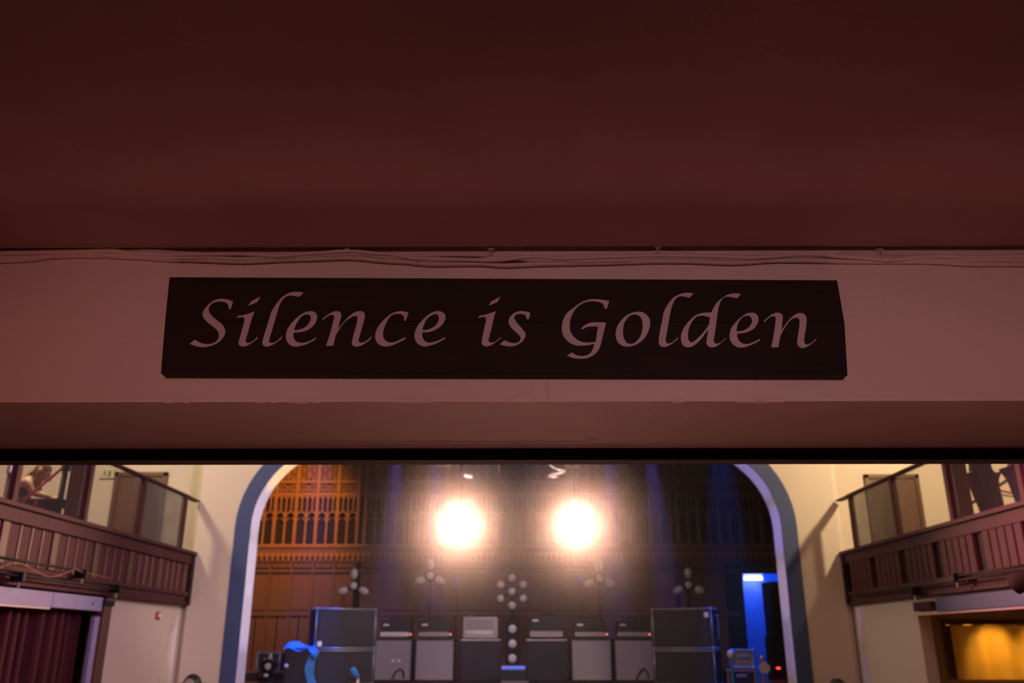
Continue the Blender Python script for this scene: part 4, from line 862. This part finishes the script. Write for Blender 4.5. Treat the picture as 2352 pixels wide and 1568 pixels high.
MB().strip(cl, [(x + .14 + .02 * math.sin(i * 1.7), 15.40 + .02 * math.cos(i * 2), z) for i, (x, _, z) in enumerate(cl)]).build('hanging_cloth', M['bluelit'], t, smooth=True)
MB().tube([PY(712, 1492, 15.36), PY(717, 1500, 15.34), PY(722, 1512, 15.36)], .03, 8).build('cloth_fold', M['bluelit'], t, smooth=True)
p = PY(655, 1529, 15.39)
MB().ellip((p.x + .02, 15.38, p.z), (.04, .03, .035), 12, 8).build('latch', M['lens'], t, smooth=True)
# microphone stand, left
a = PY(809, 1533, 14.9); b = PY(822, 1558, 14.9)
t = thing('microphone_stand', (b.x, 14.9, 1.0), 'microphone on a white stand lit blue in front of the left black cases', 'microphone')
MB().tube([a, a + (b - a) * .3, b], [.035, .055, .04], 12).build('microphone', M['bluelit'], t, smooth=True)
MB().tube([b, (b.x, 14.9, 1.03)], .022, 8).build('stand_pole', M['ampwhite'], t)
MB().tube([(b.x, 14.9, 1.0), (b.x, 14.9, 1.03)], .14, 16).build('stand_base', M['black'], t)
MB().tube([b + Vector((0, 0, -.03)), b + Vector((-.14, -.02, .0)), b + Vector((-.2, -.02, -.1))], .008, 6).build('microphone_lead', M['black'], t)

# small stage things, right
t, zz = framed_case(1683, 1732, 1493, 1532, 15.6, 'pale-edged flight case with grey front right of the black cases', 'trimm', 'grille', zbot=PY(1700, 1536, 15.6).z)
framed_case(1672, 1736, 1540, 1568, 15.6, 'lower flight case with brown edges under the pale-edged one at right', 'woodlt', zbot=1.0)
a = PY(1674, 1490, 15.2)
t = thing('side_lantern', (a.x + .02, 15.2, 1.0), 'narrow blue lit lantern on a pole left of the right flight cases', 'stage light')
MB().tube([(a.x + .03, 15.22, 1.03), (a.x + .03, 15.22, PY(1676, 1512, 15.2).z)], .028, 8).build('pole', M['bluelit'], t)
MB().tube([(a.x + .03, 15.22, 1.0), (a.x + .03, 15.22, 1.03)], .14, 14).build('base_plate', M['black'], t)
q = PY(1678, 1502, 15.2); MB().ellip(q, (.06, .06, .075), 12, 8).build('lens', M['lens'], t, smooth=True)
p = PY(1756, 1533, 15.0)
t = thing('cymbal_stand', (p.x, 15.0, 1.0), 'brass-topped stand with a round grey disc right of the flight cases', 'stand')
MB().tube([(p.x - .02, 15.05, 1.03), (p.x - .02, 15.05, PY(1750, 1505, 15).z)], .02, 8).build('pole', M['brass'], t)
MB().tube([(p.x - .02, 15.05, 1.0), (p.x - .02, 15.05, 1.03)], .15, 14).build('base_plate', M['black'], t)
MB().ellip(PY(1750, 1511, 15.05), (.03, .03, .055), 10, 8).build('finial', M['brass'], t, smooth=True)
MB().tube([p + Vector((0, -.02, 0)), p + Vector((0, .02, 0))], .085, 16).build('disc', M['lens'], t)
# dark rack in the doorway
a = PY(1766, 1335, 18.6)
t = thing('equipment_rack', (a.x + .4, 18.6, 1.0), 'tall dark rack standing in front of the blue doorway at right', 'rack')
MB().box((a.x, 18.6, 1.0), (a.x + .75, 19.2, a.z)).build('rack_body', M['black'], t, bevel=.01)
for i in range(4): MB().box((a.x + .03, 18.58, 1.2 + i * .45), (a.x + .7, 18.6, 1.55 + i * .45)).build('rack_panel', M['blackish'], t, bevel=.005)
zj = PY(1760, 1420, 18.5).z
MB().box((a.x - .10, 18.45, 1.0), (a.x + .3, 18.62, zj)).build('rack_shelf', M['black'], t, bevel=.01)
MB().box((a.x - .2, 18.42, 1.0), (a.x, 18.6, PY(1760, 1462, 18.5).z)).build('rack_shelf', M['black'], t, bevel=.01)
MB().ellip(PY(1788, 1534, 18.4), (.04, .02, .018), 10, 8).build('status_lamp', M['led'], t)
# domed moving heads by the pilasters
for px, py, lb in ((441, 1572, 'left'), (1925, 1582, 'right')):
    p = PY(px, py, 12.6)
    t = thing('moving_head_lamp', (p.x, 12.6, 0), 'domed black lamp head in front of the %s pilaster at the bottom edge' % lb, 'stage light', 'domed lamp heads in front of the arch')
    MB().ellip(p, (.125, .12, .14), 18, 12).build('lamp_head', M['shoe'], t, smooth=True)
    for s in (-1, 1): MB().bar(p + Vector((s * .15, 0, .02)), p + Vector((s * .15, 0, -.28)), .04, .08).build('yoke_arm', M['black'], t)
    MB().box((p.x - .17, 12.47, p.z - .36), (p.x + .17, 12.73, p.z - .27)).build('base', M['black'], t, bevel=.015)
    MB().tube([(p.x, 12.6, .03), (p.x, 12.6, p.z - .36)], .03, 10).build('stand_pole', M['black'], t)
    MB().tube([(p.x, 12.6, 0), (p.x, 12.6, .03)], .28, 18).build('stand_base', M['black'], t)
    MB().tube([p + Vector((0, -.10, .02)), p + Vector((0, -.13, .025))], .06, 14).build('lens', M['lens'], t)
# small blue spots built as microphones with blue light in the colour
for px, py, lb in ((1050, 1325, 'left'), (1327, 1322, 'right')):
    p = PY(px, py, 17.4)
    t = thing('microphone', (p.x, 17.4, 1.0), 'thin blue lit microphone on a tall stand under the %s blinder' % lb, 'microphone')
    MB().tube([p, p + Vector((.0 if px < 1200 else .06, 0, -.16))], [.03, .02], 10).build('microphone_body', M['bluelit'], t, smooth=True)
    MB().tube([p + Vector((.0 if px < 1200 else .06, 0, -.16)), (p.x + (.0 if px < 1200 else .06), 17.4, 1.03)], .009, 6).build('stand_pole', M['black'], t)
    MB().tube([(p.x, 17.4, 1.0), (p.x, 17.4, 1.03)], .14, 14).build('stand_base', M['black'], t)
    light('SPOT', 'microphone_pin_spot', (p.x, 16.4, 6.0), 55, (.15, .22, 1), p, .03, 5, .4)

# ------------------------------------------------------------------ people
def skin_mesh(name, mat_, parent, pts, edges, radii, root=0, sub=2):
    off = Vector(parent.location)
    me = bpy.data.meshes.new(name); me.from_pydata([tuple(Vector(p) - off) for p in pts], edges, [])
    o = bpy.data.objects.new(name, me); COL.objects.link(o); o.parent = parent
    me.materials.append(mat_)
    m = o.modifiers.new('skin', 'SKIN'); m.use_smooth_shade = True
    lay = me.skin_vertices[0] if me.skin_vertices else None
    if lay is None:
        bpy.context.view_layer.objects.active = o
        lay = me.skin_vertices[0]
    for i, r in enumerate(radii):
        lay.data[i].radius = (r, r) if not isinstance(r, tuple) else r
        lay.data[i].use_root = (i == root)
    s_ = o.modifiers.new('sub', 'SUBSURF'); s_.levels = sub; s_.render_levels = sub
    return o

def figure(parent, J, skin, clothes, hair, hairpts=None):
    """J: dict of joints. one continuous skinned body with fingers; clothing as fitted shells"""
    N = ['pelvis', 'waist', 'chest', 'neck', 'chin', 'head', 'crown', 'sL', 'eL', 'wL', 'hL', 'sR', 'eR', 'wR', 'hR', 'hipL', 'kL', 'aL', 'tL', 'hipR', 'kR', 'aR', 'tR']
    R = dict(pelvis=(.13, .10), waist=(.12, .09), chest=(.14, .10), neck=.05, chin=.062, head=(.085, .09), crown=.065, sL=.05, eL=.038, wL=.026, hL=.03, sR=.05, eR=.038, wR=.026, hR=.03,
             hipL=.085, kL=.058, aL=.038, tL=.03, hipR=.085, kR=.058, aR=.038, tR=.03)
    pts = [J[n] for n in N]; rad = [R[n] for n in N]; ix = {n: i for i, n in enumerate(N)}
    E = [('pelvis', 'waist'), ('waist', 'chest'), ('chest', 'neck'), ('neck', 'chin'), ('chin', 'head'), ('head', 'crown'), ('chest', 'sL'), ('sL', 'eL'), ('eL', 'wL'), ('wL', 'hL'), ('chest', 'sR'), ('sR', 'eR'), ('eR', 'wR'), ('wR', 'hR'),
         ('pelvis', 'hipL'), ('hipL', 'kL'), ('kL', 'aL'), ('aL', 'tL'), ('pelvis', 'hipR'), ('hipR', 'kR'), ('kR', 'aR'), ('aR', 'tR')]
    edges = [(ix[a], ix[b]) for a, b in E]
    body = skin_mesh('body', skin, parent, pts, edges, rad)
    for h, wj in (('hL', 'wL'), ('hR', 'wR')):
        d = (Vector(J[h]) - Vector(J[wj])).normalized(); sd = d.cross(Vector(J.get('palm', (0, 1, 0)))).normalized(); dn = Vector((0, 0, -1))
        for k, (o_, ln) in enumerate(((-.03, .065), (-.011, .078), (.009, .073), (.028, .056))):
            b0 = Vector(J[h]) + sd * o_; MB().tube([b0, b0 + d * ln * .5 + dn * .006, b0 + d * ln * .8 + dn * .022, b0 + d * ln * .9 + dn * .034], [.010, .009, .008, .006], 8).build('finger', skin, parent, smooth=True)
        b0 = Vector(J[h]) - d * .03 - sd * .03; MB().tube([b0, b0 - sd * .03 + d * .03, b0 - sd * .035 + d * .06], [.012, .010, .007], 8).build('thumb', skin, parent, smooth=True)
    f = Vector(J['face']).normalized(); up = (Vector(J['crown']) - Vector(J['chin'])).normalized(); rt = f.cross(up).normalized(); hc = Vector(J['head'])
    for s in (-1, 1):
        MB().ellip(hc + f * .083 + rt * s * .032 + up * .005, (.012, .012, .010), 8, 6).build('eye', M['eye'], parent)
        MB().ellip(hc + rt * s * .085 - up * .01, (.014, .014, .03), 8, 6).build('ear', skin, parent, smooth=True)
    MB().tube([hc + f * .085 + up * .005, hc + f * .105 - up * .035, hc + f * .085 - up * .042], [.009, .015, .010], 8).build('nose', skin, parent, smooth=True)
    MB().tube([hc + f * .083 - up * .062 - rt * .022, hc + f * .09 - up * .06, hc + f * .083 - up * .062 + rt * .022], .007, 6).build('mouth', M['alarm'], parent, smooth=True)
    for nm, m_, seq, grow in clothes:
        pp = []; rr = []; ee = []; loc = {}
        for a, b in seq:
            for q in (a, b):
                if q not in loc: loc[q] = len(pp); pp.append(J[q] if q in J else J[q]); r0 = R.get(q, .05); rr.append(tuple(x + grow for x in r0) if isinstance(r0, tuple) else r0 + grow)
            ee.append((loc[a], loc[b]))
        skin_mesh(nm, m_, parent, pp, ee, rr)
    return body

# woman bending over a table, left balcony
YP = 10.9
def P3(px, py, dy=0): return PY(px, py, YP + dy)
t = thing('person', (P3(45, 1150).x, YP, 2.7), 'person in a black tank top with long light brown hair bent over a table', 'person')
J = dict(pelvis=P3(35, 1152), waist=P3(42, 1136), chest=P3(62, 1113), neck=P3(82, 1098), chin=P3(100, 1099), head=P3(104, 1086), crown=P3(103, 1076),
         sL=P3(64, 1106, -.16), eL=P3(76, 1134, -.18), wL=P3(104, 1139, -.12), hL=P3(114, 1141, -.10), sR=P3(74, 1106, .16), eR=P3(92, 1136, .18), wR=P3(112, 1139, .12), hR=P3(120, 1141, .1),
         hipL=P3(42, 1156, -.12), kL=P3(95, 1160, -.14), face=(1, 0, -.55), palm=(0, 0, 1))
J['hipR'] = J['hipL'] + Vector((0, .24, 0)); J['kR'] = J['kL'] + Vector((0, .28, 0))
J['aL'] = J['kL'] + Vector((-.03, 0, -.42)); J['aR'] = J['kR'] + Vector((-.03, 0, -.42)); J['aL'].z = J['aR'].z = 2.77
J['tL'] = J['aL'] + Vector((.15, 0, -.03)); J['tR'] = J['aR'] + Vector((.15, 0, -.03))
figure(t, J, M['skin'], [('tank_top', M['tank'], [('waist', 'chest'), ('waist', 'pelvis')], .03), ('trousers', M['olive'], [('pelvis', 'hipL'), ('hipL', 'kL'), ('kL', 'aL'), ('pelvis', 'hipR'), ('hipR', 'kR'), ('kR', 'aR')], .016)], M['hair'])
hc = J['head']
mb = MB(); mb.ellip(hc + Vector((-.035, 0, .035)), (.105, .10, .105), 16, 10); mb.build('hair', M['hair'], t, smooth=True)
for dy in (-.085, -.05, .05, .085):
    MB().tube([hc + Vector((-.02, dy, .06)), P3(92, 1088, dy), P3(88, 1102, dy * 1.1), P3(90, 1118, dy), P3(94, 1126, dy * .8)], [.03, .05, .045, .035, .012], 8).build('hair_lock', M['hair'], t, smooth=True)
MB().tube([hc + Vector((-.03, 0, .07)), P3(80, 1088), P3(66, 1098, .02), P3(52, 1110, .02)], [.04, .06, .05, .02], 8).build('hair_lock', M['hair'], t, smooth=True)
tb = P3(120, 1148)
t2 = thing('stool', (J['pelvis'].x, YP, 2.7), 'plain black stool under the bent person on the left balcony', 'stool')
MB().tube([(J['pelvis'].x, YP, J['pelvis'].z - .17), (J['pelvis'].x, YP, J['pelvis'].z - .13)], .19, 18).build('seat', M['black'], t2)
for q in range(4): a_ = q * PI / 2 + .78; MB().tube([(J['pelvis'].x + .15 * math.cos(a_), YP + .15 * math.sin(a_), J['pelvis'].z - .16), (J['pelvis'].x + .2 * math.cos(a_), YP + .2 * math.sin(a_), 2.7)], .014, 6).build('leg', M['black'], t2)
a_, b_ = P3(76, 1151, -.1), P3(166, 1150, -.1)
t2 = thing('table', ((a_.x + b_.x) / 2, YP, 2.7), 'table under a black cloth in front of the bent person', 'table')
tz = a_.z
MB().box((a_.x, YP - .35, tz - .03), (b_.x, YP + .35, tz)).build('tabletop', M['cloth'], t2, bevel=.01)
for sx in (a_.x + .04, b_.x - .04):
    for sy in (-.3, .3): MB().tube([(sx, YP + sy, 2.7), (sx, YP + sy, tz - .03)], .016, 6).build('leg', M['black'], t2)
MB().box((a_.x + .0, YP - .352, tz - .4), (b_.x, YP - .345, tz - .01)).build('cloth_drop', M['cloth'], t2)
p = P3(122, 1145, -.1)
tag(MB().box((p.x - .07, YP - .2, tz), (p.x + .07, YP + .0, tz + .012)).build('phone', M['black'], bevel=.004), 'flat black phone on the table under the persons hands', 'phone')

# stanchions
def stanchion(px, pyt, X, label, m, top=None, z0=2.7, r=.03):
    p = PX(px, pyt, X)
    t = thing('stanchion', (p.x, p.y, z0), label, 'stanchion')
    MB().tube([(p.x, p.y, z0 + .03), (p.x, p.y, p.z - .05)], r, 12).build('pole', M[m], t, smooth=True)
    MB().tube([(p.x, p.y, z0), (p.x, p.y, z0 + .03)], .16, 18).build('base', M[m], t)
    MB().tube([(p.x, p.y, p.z - .06), (p.x, p.y, p.z + .02)], r * 1.6, 12).build('head', M[m], t)
    return p
pb = stanchion(152, 1070, -5.62, 'black belt stanchion with a red belt beside the table on the left balcony', 'blackish', r=.035)
stanchion(26, 1074, -5.62, 'chrome stanchion at the left edge of the left balcony', 'chrome')
e = PX(50, 1152, -5.70)
mb = MB(); q0 = pb + Vector((.0, -.05, -.02))
mb.bar(q0, e, .055, .006, axis=(.9, .4, 0)); blt = tag(mb.build('barrier_belt', M['red']), 'red barrier belt sloping down from the black stanchion on the left balcony', 'belt')
mb = MB(); q = PX(84, 1148, -5.6); q2 = PX(80, 1162, -5.6); mb.bar(q, q2, .035, .006, axis=(1, 0, 0)); mb.build('belt_end', M['red'], blt)
stanchion(2203, 1078, 5.62, 'chrome stanchion with dark ball top beside the standing people', 'chrome', r=.028)

# two standing people, right balcony
def stand(pxw, pyw, Y, label, cl_leg, cl_top, lean, haircol, spread=.14):
    P = PY(pxw, pyw, Y); x, z0 = P.x, 2.7
    t = thing('person', (x, Y, z0), label, 'person')
    hip = P.z
    s = (hip - z0) / .98
    V = lambda dx, dy, dz: Vector((x + dx, Y + dy, z0 + dz * s))
    J = dict(pelvis=V(0, 0, .96), waist=V(0, 0, 1.08), chest=V(.0, 0, 1.32), neck=V(0, -.01, 1.47), chin=V(0, -.03, 1.53), head=V(0, -.02, 1.63), crown=V(0, 0, 1.70),
             sL=V(-.18, 0, 1.40), eL=V(-.24, -.04, 1.14), wL=V(-.12, -.24, 1.24), hL=V(-.05, -.27, 1.28), sR=V(.18, 0, 1.40), eR=V(.24, -.04, 1.14), wR=V(.12, -.24, 1.22), hR=V(.05, -.27, 1.24),
             hipL=V(-.09, 0, .90), kL=V(-.09 + lean, -.03, .50), aL=V(-.09 + lean * 2.2, 0, .09), tL=V(-.09 + lean * 2.2, -.16, .035), hipR=V(.09, 0, .90), kR=V(spread * .7 + lean * .4, -.02, .50), aR=V(spread + lean * .5, 0, .09), tR=V(spread + lean * .5, -.16, .035),
             face=(0, -1, 0), palm=(0, 0, 1))
    figure(t, J, M['skin'], [('trousers', cl_leg, [('pelvis', 'hipL'), ('hipL', 'kL'), ('kL', 'aL'), ('pelvis', 'hipR'), ('hipR', 'kR'), ('kR', 'aR')], .022),
                             ('shirt', cl_top, [('waist', 'chest'), ('waist', 'pelvis'), ('chest', 'sL'), ('sL', 'eL'), ('chest', 'sR'), ('sR', 'eR')], .018)], haircol)
    MB().ellip(J['head'] + Vector((0, .025, .04)), (.098, .10, .085), 16, 10).build('hair', haircol, t, smooth=True)
    for a in ('L', 'R'):
        c = (J['a' + a] + J['t' + a]) / 2; MB().ellip((c.x, c.y, z0 + .045), (.05, .14, .045), 12, 8).build('shoe', M['shoe'], t, smooth=True)
    return t
stand(2254, 1088, 10.75, 'person standing on the right balcony in baggy brown work trousers and blue top', M['trous'], M['shirt'], .06, M['dhair'])
stand(2345, 1075, 9.9, 'person in dark navy clothes at the right picture edge on the balcony', M['navy'], M['navy'], .03, M['dhair'])
rp = [PY(2285 + 9 * i, 1122 + 14 * math.sin(min(1, i / 8) * 1.5), 10.9) for i in range(9)]
tag(MB().tube(rp, .014, 8).build('barrier_rope', M['red'], smooth=True), 'red barrier rope sagging between the two people on the right balcony', 'rope')
rp = [PY(2280 + 9 * i, 1130 + 12 * math.sin(min(1, i / 8) * 1.5), 11.2) for i in range(9)]
tag(MB().tube(rp, .014, 8).build('barrier_rope', M['steel'], smooth=True), 'grey barrier rope sagging below the red one on the right balcony', 'rope')
A_, B_ = PY(2222, 1162, 12.6), PY(2345, 1082, 12.6)
tag(MB().tube([A_, B_], .022, 8).build('sloping_rail', M['balcd'], smooth=True), 'dark sloping handrail behind the people on the right balcony', 'rail')
for k_, q in enumerate((A_, B_)):
    MB().tube([q, (q.x, q.y, 2.42)], .018, 6).build('rail_post', M['balcd'], bpy.data.objects['sloping_rail'])

# ------------------------------------------------------------------ stage haze
hz = MB().box((-6.0, 13.3, 1.02), (6.0, 19.2, 6.9))
hm = bpy.data.materials.new('stage haze'); hm.use_nodes = True; nt = hm.node_tree; nt.nodes.remove(nt.nodes['Principled BSDF'])
vs = nt.nodes.new('ShaderNodeVolumeScatter'); vs.inputs['Color'].default_value = (1, .96, .94, 1); vs.inputs['Density'].default_value = .042; vs.inputs['Anisotropy'].default_value = .62
nt.links.new(vs.outputs[0], nt.nodes['Material Output'].inputs['Volume'])
ho = hz.build('stage_haze', hm); ho['kind'] = 'stuff'; ho['label'] = 'thin theatrical haze hanging in the air over the stage'; ho['category'] = 'haze'
